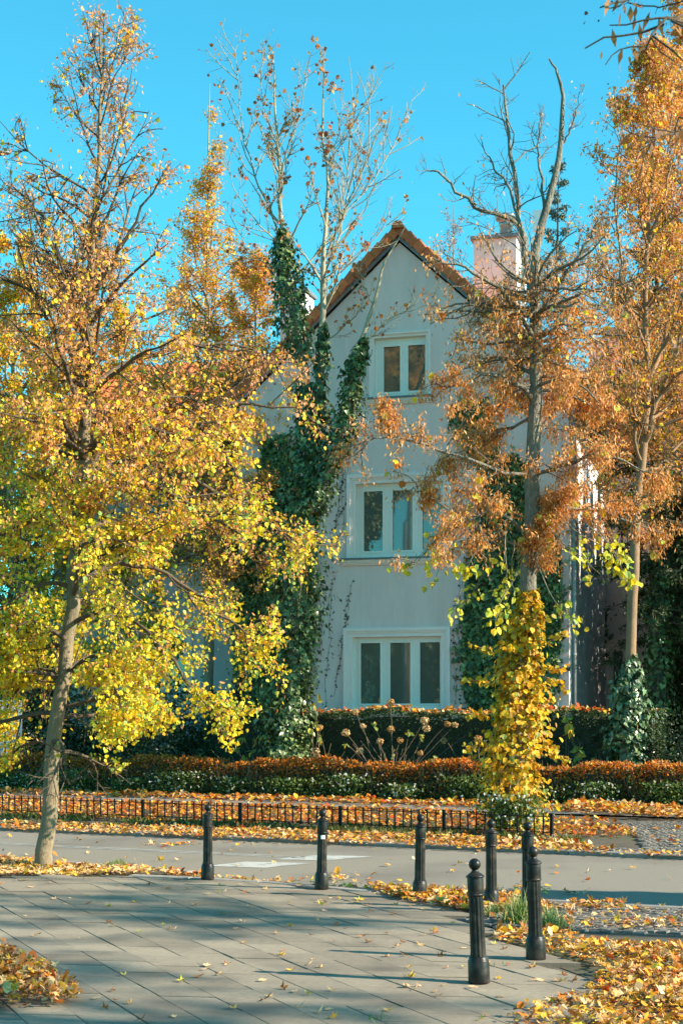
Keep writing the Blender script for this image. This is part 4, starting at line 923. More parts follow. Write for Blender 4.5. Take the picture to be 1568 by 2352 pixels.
for Q, L, n2 in ((LQ, LL, 20), (Q1, L1, 9)):
    P2, l2 = T.sub(Q, n2, .42, L, (30, 70), (.12, 1), .1, .16, 6, (.008, .0035), 4, .25)
    P3, l3 = T.sub(P2, 5, .55, l2, (25, 65), (.15, 1), -.15, .2, 3, (.0032, .0016), 3, .2)
    # densest low down and in the middle; the top is thin and dry
    dens = lambda p: np.interp(p[:, 2], [1, 2, 3.5, 5.2, 6.3, 7.4, 9.9], [.9, 1, 1, .9, .6, .3, .2]) * (p[:, 2] > 1.3 + .25 * np.sin(p[:, 0] * 5)) * np.where((np.abs(p[:, 0] + 3.35) < .55) & (p[:, 2] < 2.1), .15, 1)
    T.leaf(P3, 19, .046, cA, 'lime', .75, off=.06, cull=lambda p: dens(p) * np.interp(p[:, 2], [1, 4.0, 5.5, 7], [1, .8, .4, .12]))
    T.leaf(P3, 19, .045, lambda rg, p: pick(rg, len(p), [A_TAN, (.70, .30, .08), (.72, .38, .22), A_BRN], (3, 2.2, 2.4, 1.4)), 'slim', 1.0, off=.04, cull=lambda p: dens(p) * np.interp(p[:, 2], [1, 2.6, 4.0, 6.0], [.05, .22, .65, 1.0]))
    T.leaf(P2, 8, .048, cA, 'lime', .7, off=.05, cull=dens)
T.build('lime_tree', 'young lime tree with yellow and orange leaves nearest on the left', 'bark_lime', base, twig='limb')
treeA = T

# ---- background trees on the left
def crown_tree(name, label, px, d, top_py, r0, lenf, n1, n2, n3, per, size, col, bark, seed, t0=.25, elev=(25, 65), up=.3, lean=0, shape='rhomb', cull=None, slim=0, n_trunk=20, group=None, mat='leaf'):
    T = Tree(seed); b = at(px, HY, d); b[2] = -.02; top = at(px + lean, top_py, d); mid = (b + top) / 2 + np.array((T.rg.normal(0, .15), 0, 0))
    T.stem([b, b * .7 + top * .3 + (.1, 0, 0), mid, top], [r0, r0 * .75, r0 * .5, .008], n_trunk, 9)
    Q, r, L = T.limbs(0, n1, t0, .98, lenf, lambda t: np.interp(t, [t0, 1], elev), up, .12)
    P2, l2 = T.sub(Q, n2, .55, L, (30, 70), (.1, 1), .15, .18, 5, (.011, .004), 4); P3, l3 = T.sub(P2, n3, .55, l2, (25, 60), (.15, 1), .0, .2, 3, (.004, .002), 3)
    T.leaf(P3, per, size, col, shape, .6, off=.07, cull=cull); T.leaf(P2, 3, size, col, shape, .6, off=.08, cull=cull)
    if slim: T.leaf(P3, slim, size, lambda rg, p: pick(rg, len(p), [A_TAN, A_ORG, A_BRN]), 'slim', 1.0, off=.06)
    T.build(name, label, bark, b, group=group, twig='twig'); return T
cB = mixcol(6, 13, (4, .8, .2, 3, 2, 1), (3.5, .2, .0, 3.5, 2.5, .6), PALA)
crown_tree('garden_tree', 'slender orange and yellow tree with a pointed bare tip left of centre', 470, 39.5, 190, .16, lambda t: np.interp(t, [.3, .45, .6, .75, .88, 1], [4.0, 4.0, 3.3, 2.0, .9, .2]), 80, 10, 6, 9, .070, cB, 'bark_pale', 111, .33, (8, 66), .25, lean=12, cull=lambda p: np.interp(p[:, 2], [5, 12, 14, 16, 18], [1, .75, .5, .3, .1]), slim=2)
cB2 = mixcol(4, 11, (4, 1.8, .9, 1.2, .5, .3), (4, .8, .2, 2.2, 1.2, .4), PALA)
crown_tree('garden_tree', 'broad yellow tree behind the left lime at the left edge', 40, 40.5, 540, .2, lambda t: np.interp(t, [.2, .4, .7, 1], [3.4, 3.6, 2.8, .5]), 60, 10, 5, 11, .10, cB2, 'bark_pale', 112, .2, (10, 60), .2)
crown_tree('garden_tree', 'yellow-green tree low behind the left lime trunk', 270, 41.5, 700, .15, lambda t: np.interp(t, [.2, .4, .7, 1], [2.2, 2.4, 2.0, .4]), 46, 10, 5, 10, .10, cB2, 'bark_pale', 113, .25, (15, 60), .2)

crown_tree('garden_tree', 'rust-orange tree in front of the tiled left wing', 590, 37.8, 560, .13, lambda t: np.interp(t, [.55, .75, 1], [2.0, 1.9, .4]), 54, 10, 6, 8, .070, mixcol(7, 11, (1.5, .1, 0, 3, 3, 1), (2.5, .1, 0, 3, 2.5, .8), PALA), 'bark_pale', 114, .52, (-5, 55), .1, slim=4, cull=lambda p: np.interp(p[:, 2], [8, 11, 13.5], [1, .8, .4]))

# ---- conifers: whorls of drooping boughs with needle sprays
def conifer(name, label, px, d, top_py, half, seed, col, r0=.2, n1=120, base_t=.08, per=60, droop=-.55, ivy=False, size=.075):
    T = Tree(seed); rg = T.rg; b = at(px, HY, d); b[2] = -.02; top = at(px, top_py, d); T.stem([b, (b + top) / 2 + (rg.normal(0, .1), 0, 0), top], [r0, r0 * .6, .01], 18, 9)
    Q, r, L = T.limbs(0, n1, base_t, .99, lambda t: half * (1 - t) ** .8 + .15, lambda t: np.interp(t, [0, .5, 1], [-12, 8, 45]), droop, .08, .4, 8)
    P2, l2 = T.sub(Q, 9, .34, L, (35, 60), (.15, 1), -.25, .12, 4, (.007, .003), 3, .7)
    T.leaf(P2, per, size, lambda rg, p: pick(rg, len(p), col, var=.25), 'slim', .25, off=.045, mat='needle'); T.leaf(Q, per // 2, size, lambda rg, p: pick(rg, len(p), col, var=.25), 'slim', .25, off=.06, mat='needle', t=(.3, 1))
    T.build(name, label, 'bark_dark', b, cat='tree'); return T
GREEN = [(.035, .06, .022), (.055, .085, .03), (.08, .11, .045), (.025, .04, .018)]
BLUEG = [(.10, .14, .11), (.14, .18, .14), (.07, .10, .08), (.18, .20, .16)]
conifer('conifer', 'dark green conifer showing through the crown of the left lime', 215, 44, 470, 2.3, 121, [(.05, .085, .03), (.08, .12, .045), (.11, .15, .06)], n1=110, per=14, size=.13)
conifer('conifer', 'blue-green spruce behind the chimney', 1283, 52, 355, 1.7, 122, BLUEG, n1=100, per=16, size=.13)
conifer('conifer', 'tall dark conifer with an ivied trunk at the right edge', 1512, 35.5, 330, 1.7, 123, GREEN, r0=.20, n1=130, base_t=.26, per=28, size=.12)
conifer('conifer', 'tall dark conifer behind the right wing at the right edge', 1660, 38, 120, 2.2, 124, GREEN, r0=.25, n1=140, base_t=.04, per=26, size=.15)

# ---- the bare maple with ivy, left of the gable
dC = 34.5
def c_(px, py, dd=0): return at(px, py, dC + dd)
T = Tree(131); baseC = np.array((*at(662, HY, dC)[:2], -.02))
m1 = T.stem([baseC, c_(668, 1600), c_(678, 1350), c_(705, 1120), c_(712, 960), c_(690, 800), c_(664, 680), c_(652, 560), c_(644, 460), c_(640, 350), c_(632, 250), c_(628, 130)], [.17, .15, .13, .115, .10, .085, .07, .06, .046, .034, .022, .006], 34, 10)
m2 = T.stem([c_(705, 1120), c_(728, 960, -.2), c_(738, 800, -.3), c_(742, 660, -.3), c_(745, 560, -.3), c_(752, 420, -.2), c_(742, 300, -.1), c_(745, 120, 0)], [.10, .085, .072, .064, .05, .034, .021, .006], 28, 9)
m3 = T.stem([c_(690, 1230), c_(760, 1060, -.5), c_(800, 930, -.7), c_(822, 800, -.8), c_(858, 700, -.9), c_(880, 610, -.9), c_(930, 520, -1)], [.09, .075, .065, .055, .04, .025, .008], 22, 8)
sm_ = []
for pts, r in (([(652, 560), (600, 440, .3), (565, 340, .5), (548, 240, .6), (540, 110, .6)], .036), ([(640, 470), (660, 350, -.3), (690, 250, -.4), (705, 140, -.5)], .030), ([(655, 580), (590, 510, -.3), (540, 440, -.5), (512, 330, -.7)], .026),
               ([(742, 640), (790, 500, .4), (800, 380, .6), (812, 260, .7), (800, 130, .8)], .040), ([(745, 600), (820, 430, -.3), (850, 300, -.5), (862, 150, -.6)], .034), ([(748, 560), (850, 420, .3), (905, 330, .5), (945, 230, .6)], .030),
               ([(752, 420), (775, 320, -.3), (790, 200, -.4)], .022), ([(664, 680), (600, 600, .5), (560, 560, .7), (520, 480, .9)], .024), ([(742, 680), (800, 600, .2), (870, 540, .3), (930, 470, .4)], .028),
               ([(858, 700, -.9), (830, 640, -1), (835, 560, -1)], .02), ([(822, 800, -.8), (900, 730, -1), (960, 690, -1.1), (1010, 640, -1.2)], .026), ([(738, 800, -.3), (800, 740, -.6), (850, 690, -.8)], .03), ([(640, 350), (610, 270, .2), (600, 180, .3), (610, 120, .3)], .022)):
    T.stem([c_(*p) for p in pts], [r * .72, r * .42, .005], 12, 6, True, .03); sm_.append(spline(T.stems[-1][0], 9))
SQ = np.array(sm_); SL_ = np.linalg.norm(np.diff(SQ, axis=1), axis=2).sum(1)
Qc, rc, Lc = T.limbs(0, 16, .55, .97, lambda t: np.interp(t, [.5, 1], [1.8, .7]), lambda t: np.interp(t, [.5, 1], [40, 65]), .5, .1); Qd, rd, Ld = T.limbs(1, 16, .35, .97, lambda t: np.interp(t, [.3, 1], [1.8, .7]), lambda t: np.interp(t, [.3, 1], [40, 65]), .5, .1)
for Q, L, n2 in ((SQ, SL_, 18), (Qc, Lc, 9), (Qd, Ld, 9)):
    P2, l2 = T.sub(Q, n2, .34, L, (30, 55), (.1, 1), .55, .12, 5, (.009, .004), 4, .1); P3, l3 = T.sub(P2, 5, .5, l2, (30, 60), (.2, 1), .4, .15, 4, (.0042, .0022), 3, .1)
    T.leaf(P3, 2, .095, lambda rg, p: pick(rg, len(p), [(.50, .17, .04), (.55, .28, .08), (.38, .10, .04), (.30, .13, .06)]), 'lime', .9, t=(.6, 1), cull=lambda p: np.full(len(p), .2))
T.build('maple_tree', 'nearly bare pale-barked tree with ivied stems left of the gable', 'bark_pale', baseC); treeC = T

# ---- the old lime across the road, its trunk wrapped in yellow vine
dD = 23.5
def d_(px, py, dd=0): return at(px, py, dD + dd)
T = Tree(141); baseD = np.array((*at(1178, HY, dD)[:2], -.03))
T.stem([baseD, d_(1184, 1700), d_(1196, 1480), d_(1214, 1350), d_(1222, 1150), d_(1228, 950), d_(1230, 820), d_(1228, 700), d_(1226, 640), d_(1235, 560), d_(1262, 450), d_(1286, 330), d_(1290, 220), d_(1276, 170), d_(1260, 135)], [.18, .155, .14, .13, .118, .104, .095, .09, .08, .067, .054, .042, .03, .02, .012], 44, 12)
Ls = []
for pts, r in (([(1226, 690), (1210, 600, .2), (1192, 500, .3), (1180, 400, .3), (1168, 300, .3), (1155, 195, .3)], .060), ([(1205, 560, .2), (1180, 505, .1), (1100, 480, -.1), (1060, 440, -.2), (1000, 398, -.3), (978, 392, -.3)], .040), ([(1196, 520, .2), (1165, 430, .3), (1130, 380, .4), (1105, 322, .4)], .026),
               ([(1229, 760), (1255, 690, -.3), (1310, 620, -.5), (1345, 555, -.6), (1375, 500, -.7)], .048), ([(1230, 700), (1260, 640, .3), (1320, 590, .5), (1400, 540, .6)], .032), ([(1250, 490), (1240, 380, .2), (1232, 330, .2), (1241, 248, .2)], .026), ([(1288, 330), (1310, 290, -.1), (1325, 240, -.1), (1340, 200, -.2)], .016),
               ([(1228, 790), (1180, 700, -.3), (1120, 645, -.5), (1050, 610, -.7), (990, 590, -.8)], .042), ([(1222, 920), (1190, 880, -.3), (1140, 862, -.5), (1085, 868, -.7), (1040, 885, -.8), (1000, 880, -.9)], .046), ([(1226, 860), (1170, 830, .3), (1120, 820, .6), (1060, 830, .8)], .034),
               ([(1220, 1090), (1130, 1080, -.5), (1010, 1030, -.9), (910, 1005, -1.2), (860, 1012, -1.3), (815, 1030, -1.4)], .029), ([(910, 1005, -1.2), (892, 960, -1.3), (880, 920, -1.3)], .014), ([(1222, 1100), (1300, 1060, -.4), (1380, 1050, -.6), (1450, 1070, -.8), (1520, 1090, -.9)], .034),
               ([(1216, 1240), (1150, 1180, -.4), (1080, 1190, -.7), (1000, 1240, -.9), (930, 1310, -1.0)], .026), ([(1218, 1230), (1290, 1170, .3), (1370, 1180, .5), (1450, 1200, .6), (1540, 1230, .7)], .036), ([(1216, 1290), (1270, 1180, -.2), (1295, 1130, -.3)], .028),
               ([(1224, 1000), (1280, 940, .3), (1340, 860, .5), (1400, 800, .6)], .030), ([(1210, 1390), (1230, 1290, -.15), (1248, 1220, -.2), (1270, 1150, -.2)], .032), ([(1218, 1260), (1100, 1220, .4), (1000, 1150, .7), (950, 1120, .8)], .024), ([(1226, 960), (1150, 990, .5), (1080, 1030, .8), (1000, 1060, 1.0)], .026)):
    T.stem([d_(*p) for p in pts], [r, r * .65, r * .22], 14, 7, True, .022); Ls.append(spline(T.stems[-1][0], 9))
LQ = np.array(Ls); LL = np.linalg.norm(np.diff(LQ, axis=1), axis=2).sum(1)
bare = np.array([0, 1, 2, 4, 5, 6])
isb = np.zeros(len(LQ), bool); isb[bare] = True
Q1, r1, L1 = T.limbs(0, 44, .38, .56, lambda t: np.interp(t, [.38, .5, .6], [1.3, 1.8, 1.3]), lambda t: np.interp(t, [.38, .6], [5, 32]), lambda t: np.interp(t, [.38, .6], [-.6, .0]), .14)
BR = [(.72, .33, .10), (.68, .25, .045), (.52, .18, .04), (.72, .42, .17), (.36, .13, .04)]
cbr = lambda rg, p: pick(rg, len(p), BR, (3, 2.4, 1.6, 1.2, .8))
for Q, L, n2, lv in ((LQ[isb], LL[isb], 16, .12), (LQ[~isb], LL[~isb], 18, 1.0), (Q1, L1, 8, 1.0)):
    P2, l2 = T.sub(Q, n2, .36, L, (35, 75), (.1, 1), .25 if lv < .5 else -.1, .2, 6, (.008, .0035), 4, .15); P3, l3 = T.sub(P2, 5, .5, l2, (30, 70), (.15, 1), .2 if lv < .5 else -.35, .25, 3, (.0035, .0018), 3, .1)
    dens = lambda p, lv=lv: lv * np.interp(p[:, 2], [2.5, 3.6, 4.2, 6.4, 7.2, 8.5, 12], [.3, .75, 1.0, 1.0, .35, .12, .08]) * np.where(p[:, 0] < 1.15, .4, 1)
    T.leaf(P3, 30, .066, cbr, 'slim', 1.2, off=.065, cull=dens); T.leaf(P2, 18, .064, cbr, 'slim', 1.2, off=.05, cull=dens)
    if lv > .5: T.leaf(P3, 2, .105, lambda rg, p: pick(rg, len(p), [A_YEL, A_YG, (.5, .40, .05), (.56, .16, .03)], (3, 2, 2, .5)), 'lime', .9, off=.05, cull=lambda p: np.interp(p[:, 2], [2, 4, 5.5, 8], [.5, .16, .06, .02]))
# long weeping shoots near the bottom carry the last big yellow-green leaves
S = np.array([d_(1200 + dx, 1180 + dy, dd) for dx, dy, dd in ((-120, 30, -.5), (-90, 60, -.7), (-60, 90, .2), (-40, 40, -.4), (-10, 130, -.5), (60, 30, -.5), (100, 20, -.3), (140, 20, -.6), (170, 30, -.4), (30, 110, -.5), (-140, 20, .3), (-20, 60, .5))])
D = np.array([(-.5, 0, -.5), (-.4, 0, -.6), (-.3, .1, -.6), (-.2, -.2, -.7), (-.3, -.2, -.7), (.4, 0, -.5), (.5, 0, -.5), (.5, .1, -.6), (.5, 0, -.7), (.4, -.1, -.6), (-.6, 0, -.3), (0, .2, -.7)], float)
Qw = grow(S, D, np.full(len(S), 1.15), 8, -.2, .14, T.rg); V, Fq = tubes(Qw, np.broadcast_to(np.linspace(.010, .004, 8), (len(S), 8)), 5); T.wood.add(V, Fq)
P2, l2 = T.sub(Qw, 7, .3, np.full(len(S), 1.15), (30, 70), (.25, 1), -.3, .2, 5, (.004, .002), 3)
T.leaf(P2, 6, .10, lambda rg, p: pick(rg, len(p), [A_YEL, A_YG, A_GRN, (.5, .42, .06)], (2.2, 2.5, 1.3, 1.5)), 'lime', .8, off=.05, t=(.4, 1), cull=lambda p: np.full(len(p), .75))
T.build('lime_tree', 'old lime with cut bare limbs and a trunk wrapped in yellow vine', 'bark_old', baseD); treeD = T

# ---- the tree at the right with a smooth brown trunk
dE = 31.2
def e_(px, py, dd=0): return at(px, py, dE + dd)
T = Tree(151); baseE = np.array((*at(1436, HY, dE)[:2], -.02))
T.stem([baseE, e_(1440, 1650), e_(1447, 1480), e_(1456, 1300), e_(1462, 1150), e_(1480, 1000), e_(1486, 850), e_(1480, 700), e_(1488, 500), e_(1500, 300), e_(1510, 90)], [.14, .12, .108, .10, .092, .08, .068, .055, .04, .025, .008], 32, 12)
sm_ = []
for pts, r in (([(1478, 1020), (1510, 920, -.4), (1545, 820, -.6), (1580, 700, -.8), (1600, 550, -.9)], .06), ([(1482, 960), (1450, 860, .3), (1420, 760, .5), (1400, 640, .6), (1385, 500, .7)], .05), ([(1486, 880), (1530, 760, .5), (1540, 600, .8), (1550, 450, 1), (1560, 300, 1.1)], .05),
               ([(1484, 800), (1440, 700, -.4), (1420, 580, -.6), (1410, 430, -.8), (1430, 300, -.9)], .04), ([(1490, 560), (1530, 430, -.3), (1540, 300, -.5), (1535, 150, -.6)], .035), ([(1466, 1120), (1540, 1040, .5), (1600, 960, .8), (1660, 900, 1)], .04), ([(1490, 480), (1460, 350, .4), (1450, 240, .5)], .03)):
    T.stem([e_(*p) for p in pts], [r, r * .6, .008], 14, 7, True, .03); sm_.append(spline(T.stems[-1][0], 9))
SQ = np.array(sm_); SLE = np.linalg.norm(np.diff(SQ, axis=1), axis=2).sum(1)
Q1, r1, L1 = T.limbs(0, 54, .36, .98, lambda t: np.interp(t, [.35, .5, .7, .9, 1], [1.6, 2.3, 2.3, 1.5, .3]), lambda t: np.interp(t, [.35, 1], [15, 62]), .3, .13)
cE = mixcol(5, 13, (2.2, .7, .3, 3, 3, 1.8), (2.0, .15, .0, 3.4, 3.0, 1.4), PALA)
for Q, L, n2 in ((SQ, SLE, 22), (Q1, L1, 9)):
    P2, l2 = T.sub(Q, n2, .33, L, (25, 60), (.12, 1), .4, .16, 5, (.010, .004), 4, .1); P3, l3 = T.sub(P2, 5, .55, l2, (25, 60), (.15, 1), .1, .2, 3, (.004, .002), 3, .1)
    cu = lambda p: np.interp(p[:, 2], [3, 5, 7, 15], [.2, .6, .9, 1.0]) * np.interp(p[:, 0] / p[:, 1], [.15, .175, .2], [.35, .7, 1])
    T.leaf(P3, 5, .08, cE, 'rhomb', .7, off=.08, cull=lambda p: cu(p) * np.interp(p[:, 2], [4, 9, 13], [.3, .6, .9])); T.leaf(P3, 9, .08, cbr, 'slim', 1.1, off=.07, cull=cu); T.leaf(P2, 3, .10, cbr, 'slim', 1.1, off=.06, cull=cu)
T.build('broadleaf_tree', 'tall orange-leaved tree with a smooth brown trunk at the right', 'bark_smooth', baseE); treeE = T

# a few red maple leaves and a far, faint leafless crown behind the ridge
crown_tree('far_tree', 'far leafless reddish tree showing above the roof ridge', 1040, 62, 470, .2, lambda t: np.interp(t, [.5, .8, 1], [3.2, 2.4, .8]), 34, 8, 4, 1, .08, lambda rg, p: pick(rg, len(p), [(.40, .22, .16)]), 'twig', 162, .5, (35, 70), .4)

# ---- trees that stand outside the frame: one hangs its twigs into the upper right corner, all shade the paving
T = Tree(171); bG = np.array((4.6, 6.4, -.03)); T.stem([bG, bG + (0, 0, 2), bG + (-.1, .05, 4), bG + (-.05, 0, 6.2), bG + (0, 0, 8.2)], [.15, .13, .10, .06, .01], 22, 10)
def g_(px, py, d): return at(px, py, d)
tw = []
for pts, r in (([bG + (-.08, .03, 3.2), np.array((3.2, 6.1, 4.2)), g_(1640, 60, 5.9), g_(1560, 40, 5.8), g_(1500, 80, 5.75), g_(1460, 120, 5.7)], .012), ([g_(1640, 60, 5.9), g_(1600, 10, 6.0), g_(1500, 15, 6.1), g_(1440, 5, 6.1)], .006),
               ([bG + (-.08, .03, 2.9), np.array((3.4, 6.6, 3.9)), g_(1660, 290, 6.4), g_(1560, 300, 6.4), g_(1480, 330, 6.3)], .009), ([bG + (-.06, .03, 3.6), np.array((3.5, 5.6, 4.6)), g_(1640, -60, 5.6), g_(1540, -40, 5.6), g_(1470, -10, 5.6)], .009)):
    T.stem(pts, [r, r * .5, .003], 14, 6, True, .01); tw.append(spline(T.stems[-1][0], 9))
TQ = np.array(tw); TL = np.linalg.norm(np.diff(TQ, axis=1), axis=2).sum(1)
P2, l2 = T.sub(TQ, 6, .11, TL, (30, 70), (.55, 1), -.3, .2, 5, (.0035, .0018), 4, .1); T.leaf(P2, 3, .065, lambda rg, p: pick(rg, len(p), [(.42, .17, .05), (.5, .22, .06), (.3, .12, .04)]), 'slim', 1.6, off=.02, cull=lambda p: np.full(len(p), .8))
T.leaf(P2, 2, .012, lambda rg, p: pick(rg, len(p), [(.12, .09, .06)]), 'lime', 1.0, off=.05, cull=lambda p: np.full(len(p), .5))
Q1, r1, L1 = T.limbs(0, 26, .45, .97, lambda t: np.interp(t, [.4, .7, 1], [1.5, 1.5, .4]), lambda t: np.interp(t, [.4, 1], [25, 62]), .3, .13, az=lambda n, rg: rg.uniform(-1.9, 1.9, n))
P2, l2 = T.sub(Q1, 9, .4, L1); P3, l3 = T.sub(P2, 4, .5, l2, K=4, r=(.004, .002), sides=3); T.leaf(P3, 5, .08, cA, 'lime', .7, off=.05)
T.build('lime_tree', 'lime tree outside the right edge hanging brown seed twigs into the upper corner', 'bark_lime', bG, twig='limb')

def shade_tree(x, y, h, rad, seed, label, dens=1.0):
    T = Tree(seed); b = np.array((x, y, -.05)); T.stem([b, b + (.1, 0, h * .35), b + (0, .1, h * .7), b + (0, 0, h)], [.16, .13, .08, .01], 20, 9)
    Q, r, L = T.limbs(0, 44, .60, .97, lambda t: rad * np.interp(t, [.5, .7, 1], [.9, 1, .25]), lambda t: np.interp(t, [.5, 1], [10, 60]), .1, .13); P2, l2 = T.sub(Q, 8, .42, L); P3, l3 = T.sub(P2, 4, .55, l2, K=4, r=(.004, .002), sides=3)
    T.leaf(P3, 9, .12, cA, 'rhomb', .7, off=.07, cull=lambda p: np.full(len(p), dens)); T.build('street_tree', label, 'bark_lime', b); return T
s1 = shade_tree(20.0, 7.0, 17.5, 3.0, 181, 'yellow street tree off the right edge shading the slabs', 1.0)
def copy_tree(root, loc, rz, sc, label):
    r = root.copy(); COL.objects.link(r); r['label'] = label
    r.matrix_world = Matrix.Identity(4); r.location = loc; r.rotation_euler = (0, 0, rz); r.scale = (sc, sc, sc)
    for ch in root.children:
        c = ch.copy(); COL.objects.link(c); c.parent = r; c.matrix_parent_inverse = ch.matrix_parent_inverse.copy()
    return r
copy_tree(s1.root, (19.2, 2.6, -.05), 2.0, .97, 'yellow street tree further off the right edge')
# tall trees behind and left of the camera: the house windows mirror them
copy_tree(s1.root, (-17.3, 2.5, -.05), 1.0, 1.28, 'tall yellow tree behind the viewpoint mirrored in the windows')
copy_tree(s1.root, (-14.0, 6.5, -.05), 3.0, 1.05, 'second tall yellow tree behind the viewpoint mirrored in the windows')
copy_tree(s1.root, (-21.0, -4.0, -.05), 5.0, 1.38, 'third tall yellow tree behind the viewpoint mirrored in the windows')
# an unseen thuja column, added off the right edge and sized to throw the long dark bar across the near lane
T = Tree(191); bT = np.array((11.4, 12.45, -.05)); T.stem([bT, bT + (0, 0, 3), bT + (0, 0, 6.3)], [.12, .08, .01], 10, 8)
n = 16000; h = T.rg.random(n) ** .9; a = T.rg.uniform(0, 6.283, n); rr = .72 * np.interp(h, [0, .1, .7, 1], [.6, 1, .9, .1]) * T.rg.uniform(.6, 1, n)
P = bT + np.c_[np.cos(a) * rr, np.sin(a) * rr, h * 6.3 + .1]; V, Fq, C = leaves(P, nrm(np.c_[np.cos(a) * .5, np.sin(a) * .5, np.ones(n)] + T.rg.normal(0, .3, (n, 3))), T.rg.uniform(.15, .3, n), pick(T.rg, n, GREEN), 'spray', T.rg); T.lv['needle'] = Geo().add(V, Fq, C)
T.build('thuja', 'dense thuja column added off the right edge to shade the near lane', 'bark_dark', bT)

# ================================================================== IVY AND VINE
def ivy_stem(name, label, paths, n, size, pal, seed, shape='ivy', w=None, mat='ivy_leaf', cat='ivy', lump=.25):
    """leaves wrapped round one or more paths [(points, radii)]"""
    rg = np.random.default_rng(seed); r = thing(name, label, cat); g = Geo(); st = Geo(); tot = sum(len(p) for p, _ in paths)
    for pts, rad in paths:
        Pp = spline(pts, 40)[None]; m = int(n * np.linalg.norm(np.diff(Pp[0], axis=0), axis=1).sum() * np.mean(rad) / sum(np.linalg.norm(np.diff(spline(p, 40), axis=0), axis=1).sum() * np.mean(q) for p, q in paths))
        t = rg.random(m); pos, T_ = along(Pp, np.zeros(m, int), t); rr = np.interp(t, np.linspace(0, 1, len(rad)), rad); a = rg.uniform(0, 2 * np.pi, m)
        lumpf = 1 + lump * np.sin(t * 31 + 2 * np.sin(a * 2)) * np.sin(a * 3 + t * 17) + lump * .6 * np.sin(t * 83 + a * 5)
        out = np.c_[np.cos(a), np.sin(a), np.zeros(m)]; pos = pos + out * (rr * lumpf * np.where(rg.random(m) < .2, rg.uniform(1.0, 1.45, m), rg.uniform(.65, 1.04, m)))[:, None]
        tip = nrm(out * .45 + np.array((0, 0, -.8)) + rg.normal(0, .35, (m, 3))); nup = out + rg.normal(0, .35, (m, 3)) + np.array((0, 0, .3))
        V, Fq, C = leaves(pos, tip, size * rg.uniform(.5, 1.3, m), pick(rg, m, pal, w, .25), shape, rg, nup=nup); g.add(V, Fq, C)
        for k in range(7):
            q = Pp[0] + np.c_[np.cos(k + np.linspace(0, 2, 40)), np.sin(k + np.linspace(0, 2, 40)), np.zeros(40)] * (np.interp(np.linspace(0, 1, 40), np.linspace(0, 1, len(rad)), rad) * .62)[:, None]; st.tube(q, .012, 4, False)
    obj('foliage', g.mesh('foliage'), mat, r, kind='stuff'); obj('stems', st.mesh('stems'), 'twig', r); return settle(r, np.array(paths[0][0][0]))
IVY = [(.06, .10, .03), (.09, .15, .045), (.14, .20, .06), (.04, .06, .022), (.20, .25, .09)]
ivy_stem('ivy', 'dark green ivy column climbing the bare tree left of the gable', [
    ([c_(655, 1752), c_(660, 1650), c_(668, 1500), c_(676, 1350), c_(700, 1150), c_(715, 1000), c_(704, 880)], [.42, .46, .50, .50, .45, .36, .25]),
    ([c_(690, 830), c_(672, 720), c_(657, 630), c_(652, 570), c_(649, 525)], [.26, .36, .32, .2, .04]),
    ([c_(705, 1180, -.2), c_(760, 1060, -.5), c_(798, 940, -.7), c_(820, 830, -.8), c_(835, 775, -.85)], [.34, .30, .24, .18, .04]),
    ([c_(722, 1000, -.2), c_(738, 830, -.3), c_(742, 740, -.3)], [.2, .13, .04])], 17000, .10, IVY, 201, lump=.38)
ivy_stem('ivy', 'bushy green ivy round the foot of the smooth brown trunk', [([e_(1436, 1772), e_(1438, 1700), e_(1442, 1630), e_(1446, 1560), e_(1452, 1500)], [.30, .36, .32, .22, .04])], 2600, .12, [(.07, .12, .045), (.11, .17, .075), (.16, .22, .11), (.05, .08, .03)], 202)
ivy_stem('ivy', 'dark ivy on the conifer trunk at the right edge', [([at(1512, 1640, 35.5), at(1512, 1450, 35.5), at(1510, 1280, 35.5)], [.34, .3, .24])], 1800, .11, IVY, 203, lump=.35)
VINE = [(.74, .46, .02), (.68, .34, .015), (.48, .40, .05), (.24, .30, .06), (.42, .22, .03)]
vine = ivy_stem('climbing_vine', 'golden yellow vine covering the trunk of the old lime', [
    ([d_(1178, 1905), d_(1180, 1800, -.1), d_(1182, 1700), d_(1188, 1600), d_(1196, 1500), d_(1206, 1420), d_(1214, 1350)], [.34, .36, .36, .32, .26, .19, .08])], 5200, .088, VINE, 204, 'lime', (4, 3.6, 1.8, .9, 1.4), 'leaf', 'vine', .42)
rgv = np.random.default_rng(205)
# shoots sticking out of the vine
S = np.array([d_(1190 + dx, py, -.2) for dx, py in ((-55, 1500), (45, 1530), (60, 1555), (-60, 1570), (55, 1700), (60, 1730), (-70, 1700), (50, 1480), (-60, 1640))]); D = np.array([(-1, 0, .3), (1, 0, -.1), (1, -.2, -.2), (-1, 0, .1), (1, 0, -.3), (1, 0, -.5), (-1, 0, -.1), (1, 0, .3), (-1, 0, .2)], float)
Q = grow(S, D, np.full(9, .42), 6, -.2, .15, rgv); V, Fq = tubes(Q, np.full((9, 6), .006), 4); r = vine; sh1 = obj('shoot_stems', mesh_np('stems', V, [Fq]), 'twig', r, kind='stuff')
par = np.repeat(np.arange(9), 26); pos, T_ = along(Q, par, rgv.uniform(.1, 1, len(par))); V, Fq, C = leaves(pos + rgv.normal(0, .03, pos.shape), nrm(rgv.normal(0, .6, pos.shape) + (0, 0, -.5)), rgv.uniform(.05, .11, len(pos)), pick(rgv, len(pos), VINE[:3]), 'lime', rgv); sh2 = obj('shoot_foliage', mesh_np('foliage', V, [Fq], C), 'leaf', r, kind='stuff'); settle(r, r.location)

